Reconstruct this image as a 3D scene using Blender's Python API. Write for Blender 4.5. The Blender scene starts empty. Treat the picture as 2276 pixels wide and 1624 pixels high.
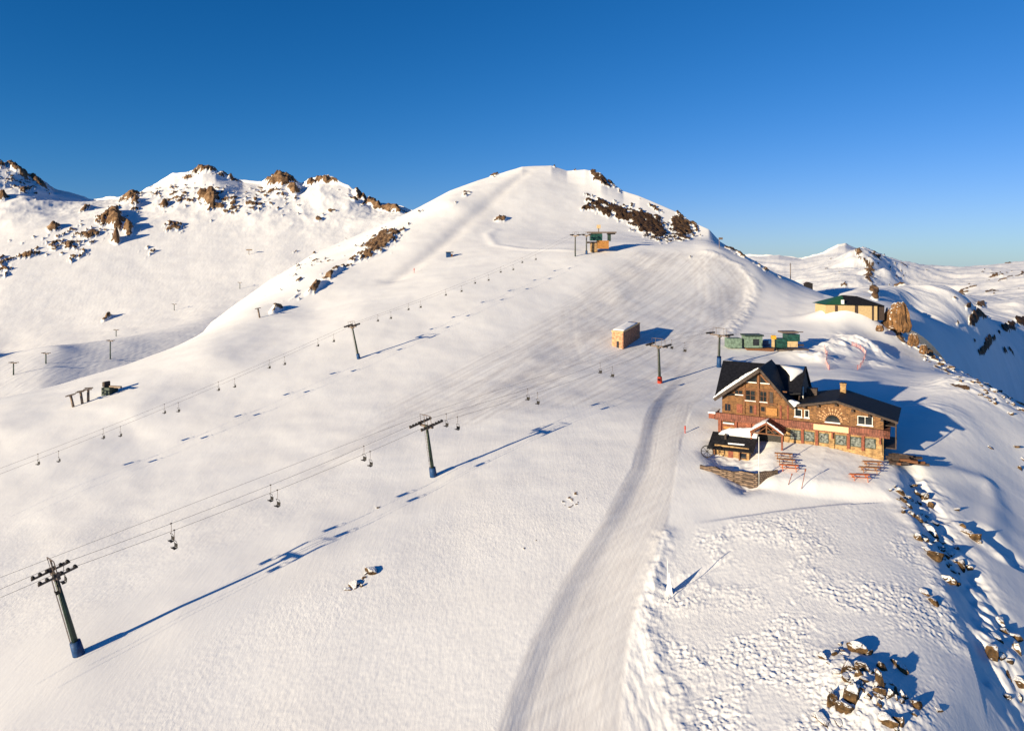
import bpy, bmesh, math, random
import numpy as np
from mathutils import Vector, Matrix
R = math.radians
S = bpy.context.scene
COL = S.collection

# ---------------------------------------------------------------- camera, world, sun, exposure
F = 1540.0; CX = 1137.5; HY = 580.0; CZ = 100.0      # focal length and horizon in units of a 2275-wide picture
cam_d = bpy.data.cameras.new("camera"); cam = bpy.data.objects.new("camera", cam_d); COL.objects.link(cam)
cam.location = (0, 0, CZ); cam.rotation_euler = (R(90), 0, 0)
cam_d.sensor_width = 36; cam_d.lens = 36 * F / 2275.0
cam_d.shift_y = -(812.0 - HY) / 2275.0
cam_d.clip_start = 1.0; cam_d.clip_end = 20000
S.camera = cam
SUN_AZ = R(49); SUN_EL = R(11)                       # direction the light travels (right of forward), height
w = bpy.data.worlds.new("World"); S.world = w; w.use_nodes = True
nt = w.node_tree; bg = nt.nodes["Background"]
sky = nt.nodes.new("ShaderNodeTexSky"); sky.sky_type = 'NISHITA'; sky.sun_disc = False
sky.sun_elevation = SUN_EL; sky.sun_rotation = math.pi + SUN_AZ
sky.altitude = 1800; sky.air_density = 1.0; sky.dust_density = 0.25; sky.ozone_density = 3.0
sp_ = nt.nodes.new("ShaderNodeSeparateColor"); cb_ = nt.nodes.new("ShaderNodeCombineColor"); nt.links.new(sky.outputs[0], sp_.inputs[0])
for i, (pw, k) in enumerate(((2.4, 0.112), (1.06, 0.437), (0.97, 0.77))):      # deep, polarised mountain blue
    a_ = nt.nodes.new("ShaderNodeMath"); a_.operation = 'POWER'; nt.links.new(sp_.outputs[i], a_.inputs[0]); a_.inputs[1].default_value = pw
    b_ = nt.nodes.new("ShaderNodeMath"); b_.operation = 'MULTIPLY'; nt.links.new(a_.outputs[0], b_.inputs[0]); b_.inputs[1].default_value = k
    out_ = b_.outputs[0]
    if i == 0:                                        # red levels off towards the horizon
        c_ = nt.nodes.new("ShaderNodeMath"); c_.operation = 'MULTIPLY_ADD'; nt.links.new(out_, c_.inputs[0]); c_.inputs[1].default_value = 0.30; c_.inputs[2].default_value = 1.0
        d_ = nt.nodes.new("ShaderNodeMath"); d_.operation = 'DIVIDE'; nt.links.new(out_, d_.inputs[0]); nt.links.new(c_.outputs[0], d_.inputs[1]); out_ = d_.outputs[0]
    nt.links.new(out_, cb_.inputs[i])
nt.links.new(cb_.outputs[0], bg.inputs[0]); bg.inputs[1].default_value = 0.1
sd = bpy.data.lights.new("sun", 'SUN'); sun = bpy.data.objects.new("sun", sd); COL.objects.link(sun)
sd.energy = 5.0; sd.angle = R(0.5); sd.color = (1.0, 0.835, 0.57)
tv = Vector((math.sin(SUN_AZ) * math.cos(SUN_EL), math.cos(SUN_AZ) * math.cos(SUN_EL), -math.sin(SUN_EL)))
sun.rotation_euler = tv.to_track_quat('-Z', 'Y').to_euler(); sun.location = (-60, -60, 160)
S.view_settings.view_transform = 'Standard'; S.view_settings.look = 'None'
S.view_settings.exposure = 0.79; S.view_settings.gamma = 1.0

# ---------------------------------------------------------------- noise
def _h(ix, iy, s):
    n = (ix * 374761393 + iy * 668265263 + s * 1442695041) & 0xffffffff
    n = ((n ^ (n >> 13)) * 1274126177) & 0xffffffff
    return ((n ^ (n >> 16)) & 0xffff) / 65535.0
def perlin(x, y, s=0):
    x0 = np.floor(x); y0 = np.floor(y); fx = x - x0; fy = y - y0
    ix = x0.astype(np.int64); iy = y0.astype(np.int64)
    u = fx * fx * fx * (fx * (fx * 6 - 15) + 10); v = fy * fy * fy * (fy * (fy * 6 - 15) + 10)
    def g(a, b):
        t = _h(ix + a, iy + b, s) * 6.2831853
        return np.cos(t) * (fx - a) + np.sin(t) * (fy - b)
    n0 = g(0, 0) * (1 - u) + g(1, 0) * u; n1 = g(0, 1) * (1 - u) + g(1, 1) * u
    return (n0 * (1 - v) + n1 * v) * 1.5
def fbm(x, y, s=0, o=4, lac=2.03, gain=0.5):
    a = 1.0; t = 0; n = 0
    for i in range(o):
        t = t + a * perlin(x + 17.3 * i, y - 9.1 * i, s + i); n += a; a *= gain; x = x * lac; y = y * lac
    return t / n
def ridged(x, y, s=0, o=4):
    a = 1.0; t = 0; n = 0
    for i in range(o):
        t = t + a * (1 - 2 * np.abs(perlin(x, y, s + i))); n += a; a *= 0.5; x = x * 2.03; y = y * 2.03
    return t / n
def sstep(a, b, x):
    t = np.clip((x - a) / (b - a), 0, 1); return t * t * (3 - 2 * t)

# ---------------------------------------------------------------- terrain from surveyed spots (bearing, drop below the eye, distance)
def tps_fit(P, v, lam):
    n = len(P); d = np.sqrt(((P[:, None] - P[None]) ** 2).sum(-1)) + 1e-9
    K = d * d * np.log(d); K[np.arange(n), np.arange(n)] = lam
    A = np.zeros((n + 3, n + 3)); A[:n, :n] = K; A[:n, n] = 1; A[:n, n + 1:] = P; A[n, :n] = 1; A[n + 1:, :n] = P.T
    return np.linalg.solve(A, np.concatenate([v, np.zeros(3)]))
def tps_eval(P, c, X, Y):
    sh = X.shape; X = X.ravel(); Y = Y.ravel(); out = np.empty(X.size)
    for a in range(0, X.size, 60000):
        x = X[a:a + 60000]; y = Y[a:a + 60000]; t = c[-3] + c[-2] * x + c[-1] * y
        r2 = (x[:, None] - P[None, :, 0]) ** 2 + (y[:, None] - P[None, :, 1]) ** 2 + 1e-12
        out[a:a + 60000] = t + (0.5 * r2 * np.log(r2)) @ c[:-3]
    return out.reshape(sh)
class Sheet:
    def __init__(s, near, crest, pts, cols, nrow, nfall, dens=1.3, fall=0.38, lam=0.0025):
        cr = np.array(sorted(crest), float); s.cols = cols
        ne = np.array(sorted(near), float)
        gx = np.arange(-1400, 4200, 10.0)
        def smooth(xs, ys, sg):
            k = np.exp(-0.5 * (np.arange(-4 * sg, 4 * sg + 1, 10.0) / sg) ** 2); k /= k.sum()
            y = np.interp(gx, xs, ys); yp = np.pad(y, len(k) // 2, mode='edge'); return np.convolve(yp, k, 'valid')
        g1, g2, g3 = smooth(cr[:, 0], cr[:, 2], 50), smooth(ne[:, 0], ne[:, 1], 60), smooth(cr[:, 0], cr[:, 1], 40)
        s.cd = lambda px: np.interp(px, gx, g1); s.nd = lambda px: np.interp(px, gx, g2); s.cps = lambda px: np.interp(px, gx, g3)
        s.cp = lambda px: np.interp(px, cr[:, 0], cr[:, 1])
        q = lambda px, D: (1 / s.nd(px) - 1 / D) / (1 / s.nd(px) - 1 / s.cd(px))
        lg = lambda d: np.log(d / 45.0) * 0.95
        L = [(a, lg(d), b) for a, b, d in pts]
        for px in np.arange(cr[0, 0], cr[-1, 0] + 1, 70): L.append((px, lg(float(s.cd(px))), float(s.cps(px))))
        L = np.array(L); P = np.stack([L[:, 0] / 900, L[:, 1]], 1)
        c = tps_fit(P, L[:, 2], lam)
        j = np.linspace(0, 1, nrow); qq = 1 - (1 - j) ** dens
        PX, Q = np.meshgrid(cols, qq)
        ND = s.nd(cols)[None]; CD = s.cd(cols)[None]
        D = 1 / (1 / ND - Q * (1 / ND - 1 / CD))
        py = tps_eval(P, c, PX / 900, lg(D))
        # make the crest row exact, blended over the last stretch
        e = s.cps(cols) - py[-1]; py = py + e[None] * sstep(0.5, 1.0, D / CD)
        py = py + (s.cp(cols) - s.cps(cols))[None] * sstep(0.9, 1.0, D / CD)
        Z = -(py - HY) / F * D
        k = np.arange(1, nfall + 1) / nfall; dd = (k ** 2.2)[:, None] * (CD * 1.2)
        Df = CD + dd; Zf = Z[-1][None] - fall * dd * dd / (dd + 0.03 * CD)
        s.D = np.vstack([D, Df]); s.Z = np.vstack([Z, Zf]); s.PX = np.vstack([PX, np.repeat(cols[None], nfall, 0)])
        s.X = (s.PX - CX) / F * s.D; s.nrow = nrow
        s.py = HY - s.Z / s.D * F
        s.Q = np.vstack([Q, 1 + np.repeat(k[:, None], len(cols), 1)])
    def at(s, px, py):                        # world point of the visible ground seen at (px, py)
        i = np.searchsorted(s.cols, px); i = min(max(i, 1), len(s.cols) - 1)
        t = (px - s.cols[i - 1]) / (s.cols[i] - s.cols[i - 1]); r = []
        for c in (i - 1, i):
            p = HY - s.Z[:s.nrow, c] / s.D[:s.nrow, c] * F
            m = np.minimum.accumulate(p); r.append(np.interp(-py, -m, s.D[:s.nrow, c]))
        D = r[0] * (1 - t) + r[1] * t
        X = (px - CX) / F * D
        return Vector((X, D, s.z(X, D)))
    def z(s, X, Y):                           # height of the ground at a world position
        px = CX + X / Y * F; i = np.searchsorted(s.cols, px); i = min(max(i, 1), len(s.cols) - 1)
        t = (px - s.cols[i - 1]) / (s.cols[i] - s.cols[i - 1])
        a = np.interp(Y, s.D[:, i - 1], s.Z[:, i - 1]); b = np.interp(Y, s.D[:, i], s.Z[:, i])
        return CZ + a * (1 - t) + b * t
    def build(s, name, mat, attrs):
        n0, n1 = s.X.shape
        co = np.stack([s.X, s.D, s.Z + CZ], -1).reshape(-1, 3).astype(np.float32)
        me = bpy.data.meshes.new(name); me.vertices.add(n0 * n1); me.vertices.foreach_set("co", co.ravel())
        idx = np.arange(n0 * n1).reshape(n0, n1)
        f = np.stack([idx[:-1, :-1], idx[:-1, 1:], idx[1:, 1:], idx[1:, :-1]], -1).reshape(-1, 4).astype(np.int32)
        me.loops.add(f.size); me.loops.foreach_set("vertex_index", f.ravel())
        me.polygons.add(len(f)); me.polygons.foreach_set("loop_start", np.arange(0, f.size, 4, dtype=np.int32))
        me.polygons.foreach_set("use_smooth", np.ones(len(f), dtype=bool))
        me.update(calc_edges=True)
        for k, v in attrs.items():
            at = me.attributes.new(k, 'FLOAT', 'POINT'); at.data.foreach_set("value", v.reshape(-1).astype(np.float32))
        me.materials.append(mat)
        o = bpy.data.objects.new(name, me); COL.objects.link(o); o["kind"] = "structure"; return o
def pdist(poly, X, Y):                        # distance to an open polyline, and side (+ = right of its direction)
    best = np.full(X.shape, 1e9); side = np.zeros(X.shape); tt = np.zeros(X.shape)
    for i in range(len(poly) - 1):
        ax, ay = poly[i][:2]; bx, by = poly[i + 1][:2]; dx, dy = bx - ax, by - ay; L = dx * dx + dy * dy
        t = np.clip(((X - ax) * dx + (Y - ay) * dy) / L, 0, 1)
        d = np.hypot(X - ax - t * dx, Y - ay - t * dy); m = d < best
        best = np.where(m, d, best); side = np.where(m, np.sign(-((X - ax) * -dy + (Y - ay) * dx)) * -1, side)
        tt = np.where(m, i + t, tt)
    return best, side, tt
def inpoly(poly, X, Y):
    c = np.zeros(X.shape, bool); n = len(poly)
    for i in range(n):
        x1, y1 = poly[i][:2]; x2, y2 = poly[(i + 1) % n][:2]
        c ^= ((y1 > Y) != (y2 > Y)) & (X < (x2 - x1) * (Y - y1) / (y2 - y1 + 1e-9) + x1)
    return c
def pmask(poly, X, Y, soft):                  # 1 inside, smooth edge of width soft
    d, _, _ = pdist(list(poly) + [poly[0]], X, Y); s = np.where(inpoly(poly, X, Y), d, -d)
    return sstep(-soft, soft, s)
def blobs(L, PX, PY):
    o = np.zeros(PX.shape)
    for cx, cy, rx, ry, ang, k in L:
        c, s_ = math.cos(R(ang)), math.sin(R(ang)); u = ((PX - cx) * c + (PY - cy) * s_) / rx; v = (-(PX - cx) * s_ + (PY - cy) * c) / ry
        o = np.maximum(o, k * np.exp(-(u * u + v * v)))
    return o

def colgrid(a, b, lo, hi, step=2.2, out=14):
    return np.concatenate([np.arange(a, lo, out), np.arange(lo, hi, step), np.arange(hi, b + 1, out)])
# ---- ski hill
crestA = [(-700,960,300),(-300,945,300),(0,926,315),(120,905,320),(250,872,330),(400,800,345),(470,716,370),(540,664,400),(600,622,430),(700,562,470),(800,520,505),
 (890,482,540),(1000,424,560),(1060,402,565),(1100,390,565),(1130,380,568),(1160,371,570),(1225,368,575),(1260,380,570),(1300,377,560),(1335,385,545),(1350,400,530),(1385,425,515),(1420,436,500),
 (1500,470,480),(1545,497,460),(1575,510,440),(1600,537,430),(1650,568,405),(1700,598,380),(1760,622,350),(1830,655,320),(1900,672,300),(1965,705,285),(2040,762,270),(2150,835,235),(2275,900,200),(2700,1010,215),(3200,1070,230)]
ptsA = [(-700,2250,40.85), (0,2250,47.73), (700,2230,48.41), (1400,2200,46.01), (1950,2190,45.87), (2275,2330,45.49), (3200,2700,44.97), (-700,1624,74.08), (0,1624,73.12), (700,1624,71.5), (1100,1624,70.46), (1400,1624,69.06),
 (1700,1624,66.83), (1950,1624,66.39), (2100,1624,68.34), (2275,1624,73.95), (2700,1640,85.12), (3200,1660,98.14), (-700,1350,115.46), (175,1455,83.92), (0,1350,99.27), (400,1350,91.73), (700,1350,89.71), (1137,1350,87.92),
 (1400,1350,87.02), (1650,1350,85.55), (1900,1350,84.09), (2060,1350,85.25), (2275,1350,94.49), (2700,1380,108.41), (3200,1410,120.4), (-700,1178,126.92), (0,1178,124.67), (300,1178,120.04), (600,1178,111.86), (850,1178,107.64),
 (1100,1178,104.87), (1400,1178,102.46), (1700,1150,104.86), (1950,1130,107.56), (2100,1150,109.14), (2275,1150,121.62), (2700,1180,133.55), (3200,1210,148.36), (-700,1060,146.93), (0,1060,145.04), (300,1060,141.7), (600,1060,136.27),
 (963,1060,126.7), (1200,1060,121.68), (1400,1060,119.69), (1550,1060,117.88), (1700,1040,120.19), (1850,1035,121.43), (1965,1022,124.01), (2100,1040,126.7), (2275,1045,139.69), (2700,1080,143.06), (3200,1110,171.24), (-700,1000,200.89),
 (0,985,163.42), (300,965,164.1), (300,925,170.67), (0,950,169.97), (600,930,168.08), (963,930,160.81), (1198,915,158.77), (1440,930,148.12), (1600,925,148.81), (1750,915,151.54), (1950,915,154.76), (2100,925,148.21),
 (2275,960,152.98), (200,900,337.11), (470,850,192.88), (470,790,212.59), (650,830,196.24), (795,797,205.79), (1000,815,197.12), (1200,832,190.58), (1350,850,183.19), (1466,852,184.52), (1600,815,199.16), (1750,810,208.77),
 (1900,840,176.25), (2050,855,182.33), (2150,870,169.17), (600,725,253), (700,690,277.6), (795,700,245.63), (950,715,235.89), (1100,735,226.39), (1250,755,221.32), (1390,775,217.28), (1500,765,226.75), (1600,770,225.95),
 (1750,750,237.12), (1850,740,251), (1950,755,257.81), (2040,800,248.25), (2120,830,187.86), (560,690,282.17), (700,610,336.44), (850,620,319.06), (1000,640,272.59), (1277,640,273.55), (1500,655,279.57), (1650,660,292.56),
 (1780,680,290.66), (1880,690,267.04), (750,560,434.33), (890,540,382.43), (1000,560,360.81), (1100,562,344.19), (1277,566,318.57), (1360,555,329.33), (1420,546,336.31), (1500,547,341.46), (1600,556,330.8), (1680,590,319.28),
 (890,505,420.3), (1000,480,435.91), (1100,470,450.05), (1200,500,430.06), (1300,490,445.41), (1420,527,405.77), (1500,536,374.64), (1590,545,370.94), (1000,445,453.25), (1100,420,487.3), (1225,420,498.8), (1320,440,494.83),
 (1400,480,460.32), (1480,505,440.68), (1560,528,438.61)]
nearA = [(-700,45),(3200,45)]
A = Sheet(nearA, crestA, ptsA, colgrid(-700, 3200, -30, 2310), 900, 46)
# ---- left range and bowl
crestB = [(-700,380,1300),(-300,330,1200),(0,364,1150),(35,370,1150),(60,388,1140),(90,405,1135),(120,428,1130),(160,437,1125),(200,447,1120),(262,446,1110),(290,436,1100),(350,410,1080),(385,393,1070),(420,386,1065),(450,373,1060),(478,379,1057),(500,392,1055),(540,408,1050),
 (582,412,1050),(605,396,1045),(625,386,1040),(645,398,1038),(668,412,1030),(690,404,1015),(710,401,1000),(740,409,990),(775,420,980),(800,440,970),(825,456,965),(850,460,960),(890,468,950),(960,500,920),(1100,560,880)]
ptsB = [(-700,1100,255.68), (0,1040,240.55), (250,1000,263.11), (470,880,329.94), (700,760,462.99), (890,650,671.26), (1100,600,753.09), (-700,900,259.71), (0,885,301.01), (150,872,310.22), (250,862,322.8), (380,830,355.17),
 (470,770,422.2), (30,836,327.31), (102,812,341.54), (245,800,365.19), (350,772,405.08), (440,735,460.24), (520,690,602.47), (620,630,686.07), (740,560,785.58), (890,500,869.88), (-700,780,634.93), (0,788,529.51),
 (130,768,381.27), (300,748,439.47), (460,706,537.46), (600,640,681.41), (-700,700,700.71), (0,705,601.91), (300,675,636.64), (550,600,723.41), (700,540,812.38), (830,500,881.94), (-700,600,796.04), (0,600,694.53),
 (200,580,726.25), (400,560,766.29), (600,510,844.19), (750,470,933.81), (-700,500,865.88), (0,500,842.46), (120,505,826.22), (300,480,866.55), (450,460,917.85), (600,460,917.62), (720,445,951.39), (0,440,960.17),
 (450,410,1001.64), (180,775,388.88), (280,765,401.85), (380,745,439.25), (200,830,339.74), (300,820,355.8), (300,790,381.59), (60,850,318.75), (160,800,358.92), (420,770,412.68), (200,745,562.61), (300,730,570.41),
 (400,712,585.26), (100,750,562.81), (40,790,374.06), (100,870,305.36), (380,800,380.31)]
B = Sheet([(-700,250),(470,260),(700,340),(890,420),(1100,480)], crestB, ptsB, colgrid(-700, 1100, -30, 960), 470, 30, dens=1.15, fall=0.45)
# ---- valley side and far peaks on the right
crestC = [(1500,600,1700),(1620,572,1700),(1680,571,1700),(1730,568,1700),(1780,576,1680),(1830,566,1660),(1862,550,1650),(1878,547,1650),(1900,556,1680),(1930,570,1750),(1990,598,1850),(2050,606,1900),(2085,610,1900),(2150,604,1850),(2210,600,1800),(2240,592,1760),(2275,587,1700),(2400,560,1600),(2700,590,1600),(3300,610,1600)]
ptsC = [(1500,1000,352.51), (1900,1000,247.17), (2275,1100,393.67), (3300,1200,346.84), (1500,800,679.56), (1850,800,266.38), (2040,880,265.26), (2160,880,318.53), (2275,900,454.63), (3300,980,307.75), (2060,770,269.81), (2160,760,374.57),
 (2275,790,510.43), (2100,820,284.89), (2700,800,857.9), (1700,700,891.7), (1900,720,515.2), (2030,718,379.54), (2100,706,675.22), (2180,692,719.17), (2275,700,771.24), (2700,700,1034.1), (1700,650,1188.31), (1850,665,922.21),
 (1960,690,718.68), (2050,680,1046.29), (2150,655,715.08), (2275,640,747.44), (1700,605,1465.04), (1820,600,1414.16), (1905,585,1324.52), (1925,620,1030.26), (1950,670,1219.28), (1975,640,1283.68), (1995,665,1141.32), (2060,640,1252.5),
 (2150,622,1308.05), (2275,612,1236.06), (2700,620,1034.59), (2050,700,327.32), (2150,700,398.91), (2230,700,696.4), (2050,730,311.27), (2130,730,379.91), (2200,730,486.92), (2275,730,640), (2340,700,725.42), (2340,740,699.26),
 (2200,770,404.27), (2150,800,340.55), (2250,830,444.24), (2010,690,348.24), (2200,670,818.85), (2000,650,383.08), (2060,660,402.03), (1975,600,1345.68), (1940,600,1250.67), (1960,640,1055.85), (1930,650,976.87), (2330,800,604.78)]
C = Sheet([(1500,300),(3300,290)], crestC, ptsC, colgrid(1500, 3300, 1600, 2310), 420, 24, dens=1.1, fall=0.5)

# ---------------------------------------------------------------- materials
def mat(name, col, rough=0.6, metal=0.0, spec=0.3, var=0.0, scale=3.0, bump=0.0, bscale=20.0, col2=None, detail=4.0, stretch=None):
    m = bpy.data.materials.new(name); m.use_nodes = True; n = m.node_tree; b = n.nodes["Principled BSDF"]
    b.inputs["Roughness"].default_value = rough; b.inputs["Metallic"].default_value = metal
    b.inputs["Specular IOR Level"].default_value = spec; b.inputs["Base Color"].default_value = (*col, 1)
    tc = n.nodes.new("ShaderNodeTexCoord"); vec = tc.outputs["Object"]
    if stretch:
        mp = n.nodes.new("ShaderNodeMapping"); mp.inputs["Scale"].default_value = stretch; n.links.new(vec, mp.inputs[0]); vec = mp.outputs[0]
    if var or col2:
        t = n.nodes.new("ShaderNodeTexNoise"); t.inputs["Scale"].default_value = scale; t.inputs["Detail"].default_value = detail
        n.links.new(vec, t.inputs["Vector"])
        rp = n.nodes.new("ShaderNodeValToRGB"); rp.color_ramp.elements[0].position = 0.35; rp.color_ramp.elements[1].position = 0.65
        c2 = col2 or tuple(min(1, c * (1 + var)) for c in col); c1 = col if col2 else tuple(c * (1 - var) for c in col)
        rp.color_ramp.elements[0].color = (*c1, 1); rp.color_ramp.elements[1].color = (*c2, 1)
        n.links.new(t.outputs[0], rp.inputs[0]); n.links.new(rp.outputs[0], b.inputs["Base Color"])
    if bump:
        t = n.nodes.new("ShaderNodeTexNoise"); t.inputs["Scale"].default_value = bscale; t.inputs["Detail"].default_value = 5
        n.links.new(vec, t.inputs["Vector"]); bp = n.nodes.new("ShaderNodeBump"); bp.inputs["Strength"].default_value = bump
        bp.inputs["Distance"].default_value = 0.1; n.links.new(t.outputs[0], bp.inputs["Height"]); n.links.new(bp.outputs[0], b.inputs["Normal"])
    return m
def math_n(n, op, a, b=None, c=None, clamp=False):
    x = n.nodes.new("ShaderNodeMath"); x.operation = op; x.use_clamp = clamp
    for i, v in enumerate((a, b, c)):
        if v is None: continue
        if isinstance(v, (int, float)): x.inputs[i].default_value = v
        else: n.links.new(v, x.inputs[i])
    return x.outputs[0]
def terrain_mat(name, rs, fine, fine_h, far=False):
    m = bpy.data.materials.new(name); m.use_nodes = True; n = m.node_tree; b = n.nodes["Principled BSDF"]; L = n.links.new
    tc = n.nodes.new("ShaderNodeTexCoord")
    def noise(sc, det=5, rough=0.55, vec=None):
        t = n.nodes.new("ShaderNodeTexNoise"); t.inputs["Scale"].default_value = sc; t.inputs["Detail"].default_value = det
        t.inputs["Roughness"].default_value = rough; L(vec or tc.outputs["Object"], t.inputs["Vector"]); return t.outputs[0]
    def attr(a):
        x = n.nodes.new("ShaderNodeAttribute"); x.attribute_name = a; return x.outputs["Fac"]
    def ramp(f, stops):
        r = n.nodes.new("ShaderNodeValToRGB"); e = r.color_ramp.elements
        while len(e) < len(stops): e.new(0.5)
        for i, (p, c) in enumerate(stops): e[i].position = p; e[i].color = (*c, 1)
        L(f, r.inputs[0]); return r.outputs[0]
    rock = ramp(noise(rs, 8, 0.65), [(0.25, (0.035, 0.025, 0.018)), (0.45, (0.13, 0.075, 0.04)), (0.6, (0.27, 0.165, 0.09)), (0.78, (0.36, 0.26, 0.17))])
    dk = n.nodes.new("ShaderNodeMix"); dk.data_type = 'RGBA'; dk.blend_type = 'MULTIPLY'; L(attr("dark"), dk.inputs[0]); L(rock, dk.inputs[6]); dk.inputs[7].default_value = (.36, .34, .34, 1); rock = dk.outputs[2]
    snow = ramp(noise(0.08, 4), [(0.3, (0.80, 0.795, 0.80)), (0.7, (0.86, 0.86, 0.865))])
    g = attr("groom")
    mg = n.nodes.new("ShaderNodeMix"); mg.data_type = 'RGBA'; L(g, mg.inputs[0]); L(snow, mg.inputs[6]); mg.inputs[7].default_value = (0.56, 0.54, 0.545, 1)
    fac = math_n(n, 'ADD', attr("rock"), math_n(n, 'MULTIPLY', math_n(n, 'SUBTRACT', noise(rs * 2.2, 7, 0.75), 0.5), 1.5))
    fac = math_n(n, 'MULTIPLY_ADD', fac, 5.0, -2.0, clamp=True)
    mx = n.nodes.new("ShaderNodeMix"); mx.data_type = 'RGBA'; L(fac, mx.inputs[0]); L(mg.outputs[2], mx.inputs[6]); L(rock, mx.inputs[7])
    L(mx.outputs[2], b.inputs["Base Color"]); b.inputs["Roughness"].default_value = 0.75; b.inputs["Specular IOR Level"].default_value = 0.15
    # small relief: wind crust on loose snow, faint on groomed snow, coarse on rock
    rough = attr("rough")
    mp = n.nodes.new("ShaderNodeMapping"); mp.inputs["Rotation"].default_value = (0, 0, R(25)); mp.inputs["Scale"].default_value = (1, 0.5, 1); L(tc.outputs["Object"], mp.inputs[0])
    h1 = math_n(n, 'MULTIPLY', noise(fine, 5, 0.6, mp.outputs[0]), math_n(n, 'MULTIPLY_ADD', rough, fine_h, fine_h * 0.10))
    for ang, sc_, st in ((R(-42), 1.6, .045), (R(-12), 2.2, .03), (R(28), 1.2, .06)):
        mq = n.nodes.new("ShaderNodeMapping"); mq.inputs["Rotation"].default_value = (0, 0, ang); mq.inputs["Scale"].default_value = (1, st, 1); L(tc.outputs["Object"], mq.inputs[0])
        h1 = math_n(n, 'ADD', h1, math_n(n, 'MULTIPLY', noise(sc_ * fine / 2.2, 3, 0.6, mq.outputs[0]), fine_h * .38))
    h2 = math_n(n, 'MULTIPLY', noise(rs * 1.3, 6, 0.7), math_n(n, 'MULTIPLY', fac, 1.2 / max(rs, 0.05) * 0.25))
    bp = n.nodes.new("ShaderNodeBump"); bp.inputs["Strength"].default_value = 1.0; bp.inputs["Distance"].default_value = 1.0
    L(math_n(n, 'ADD', h1, h2), bp.inputs["Height"]); L(bp.outputs[0], b.inputs["Normal"])
    return m

# ---------------------------------------------------------------- shape the near slope
PX, PYb, D = A.PX, A.py.copy(), A.D; vis = A.Q <= 1.0
X, Y = A.X, A.D
def W(pts): return [tuple(A.at(a, b))[:2] for a, b in pts]
edgeL = W([(1575, 775), (1500, 835), (1452, 890), (1428, 940), (1405, 1040), (1335, 1160), (1250, 1290), (1180, 1420), (1130, 1540), (1098, 1640), (1060, 1900)])
edgeR = W([(1700, 795), (1590, 868), (1540, 900), (1512, 980), (1500, 1060), (1480, 1170), (1435, 1290), (1402, 1400), (1385, 1500), (1378, 1640), (1370, 1900)])
dL, sL, _tt = pdist(edgeL, X, Y); dR, sR, _ = pdist(edgeR, X, Y)
rp = edgeL + edgeR[::-1]; road = pmask(rp, X, Y, 0.35)
inr = inpoly(rp, X, Y)
ends = sstep(225, 150, Y); road = road * ends
alongL = _tt * 12
streak = fbm(dL / 0.34, alongL / 8, 401, 3) + .35 * fbm(dL / 1.0, alongL / 12, 402, 2)
z = np.zeros(X.shape)
ul = np.where(inr, dL, 0)
z += road * 0.028 * streak
z -= road * 0.5 * sstep(0, 3.0, ul) * sstep(0, 6.5, np.where(inr, dR, 0))
# low bank pushed up along the right edge of the road
bank = W([(1478, 1185), (1452, 1300), (1436, 1360), (1450, 1440), (1480, 1520), (1530, 1640), (1640, 1900)])
dB, sB, _ = pdist(bank, X, Y)
bw = fbm(X / 2.2, Y / 2.2, 60, 4)
z += 0.34 * np.exp(-(dB / 1.5) ** 2) * (0.8 + 1.0 * bw)
bankfill = inpoly(W([(1480, 1190), (1440, 1290), (1402, 1400), (1388, 1500), (1380, 1640), (1530, 1640), (1480, 1520), (1440, 1400)]), X, Y)
z += pmask(W([(1480, 1190), (1440, 1290), (1402, 1400), (1388, 1500), (1380, 1640), (1530, 1640), (1480, 1520), (1440, 1400)]), X, Y, .6) * (0.12 + 0.11 * fbm(X / 0.7, Y / 2.6, 61, 3))
# broken wind crust right of the road
crust = pmask(W([(1492, 1200), (1560, 1175), (1720, 1145), (1880, 1122), (1975, 1120), (2040, 1230), (2110, 1320), (2150, 1420), (2110, 1480), (2080, 1560), (2060, 1660), (2000, 1900), (1620, 1900), (1540, 1640), (1490, 1520), (1455, 1430), (1440, 1370)]), X, Y, 2.4)
ca, sa = math.cos(R(-35)), math.sin(R(-35))
U = X * ca - Y * sa; V = X * sa + Y * ca
wob = fbm(X / 7, Y / 7, 33, 3)
c1 = ridged(U / 1.9 + wob * 1.5, V / 0.85 + wob, 41, 3); c2 = fbm(X / 0.55, Y / 0.55, 44, 3)
patch = 0.22 + 1.0 * sstep(-0.2, 0.35, fbm(X / 9, Y / 9, 55, 3))
big = ridged(U / 5.5 + wob, V / 1.7, 47, 3)
z += crust * patch * (0.09 * c1 + 0.13 * c2 + 0.07 * fbm(X / .32, Y / .32, 49, 2) + 0.17 * big * sstep(-.1, .4, fbm(X / 14, Y / 14, 58, 2) + .15))
wd_, ws_, wt_ = pdist(W([(1492, 1316), (1540, 1291), (1585, 1264), (1628, 1239)]), X, Y); wr = (1.55 - .42 * wt_); wq = np.where(ws_ > 0, wd_, -wd_)
z -= 0.5 * sstep(-.25, .25, wq) * sstep(wr * 1.6, wr * .3, wq) * (1 - .25 * wt_) * sstep(0, .06, wt_) * sstep(3, 2.8, wt_)  # tapering trough shaped into the snow to make a wedge of shade
# lightly wind-worn snow lower left, and on the hill
worn = sstep(1030, 1180, PYb + 0.15 * (PX - 600)) * (1 - road) * sstep(1500, 1300, PX) * vis
lift = W([(-300, 1620), (175, 1470), (500, 1290), (963, 1080), (1198, 960), (1466, 870)])
dl, _, _ = pdist(lift, X, Y); worn *= sstep(6, 14, dl)
z += worn * (0.030 * fbm(U / 2.4, V / 0.9, 71, 4) + 0.02 * c2)
z += (0.35 * fbm(X / 22, Y / 22, 5, 3) + 0.045 * fbm(X / 5, Y / 5, 9, 3)) * sstep(60, 130, D) * (1 - 0.7 * road)
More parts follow.
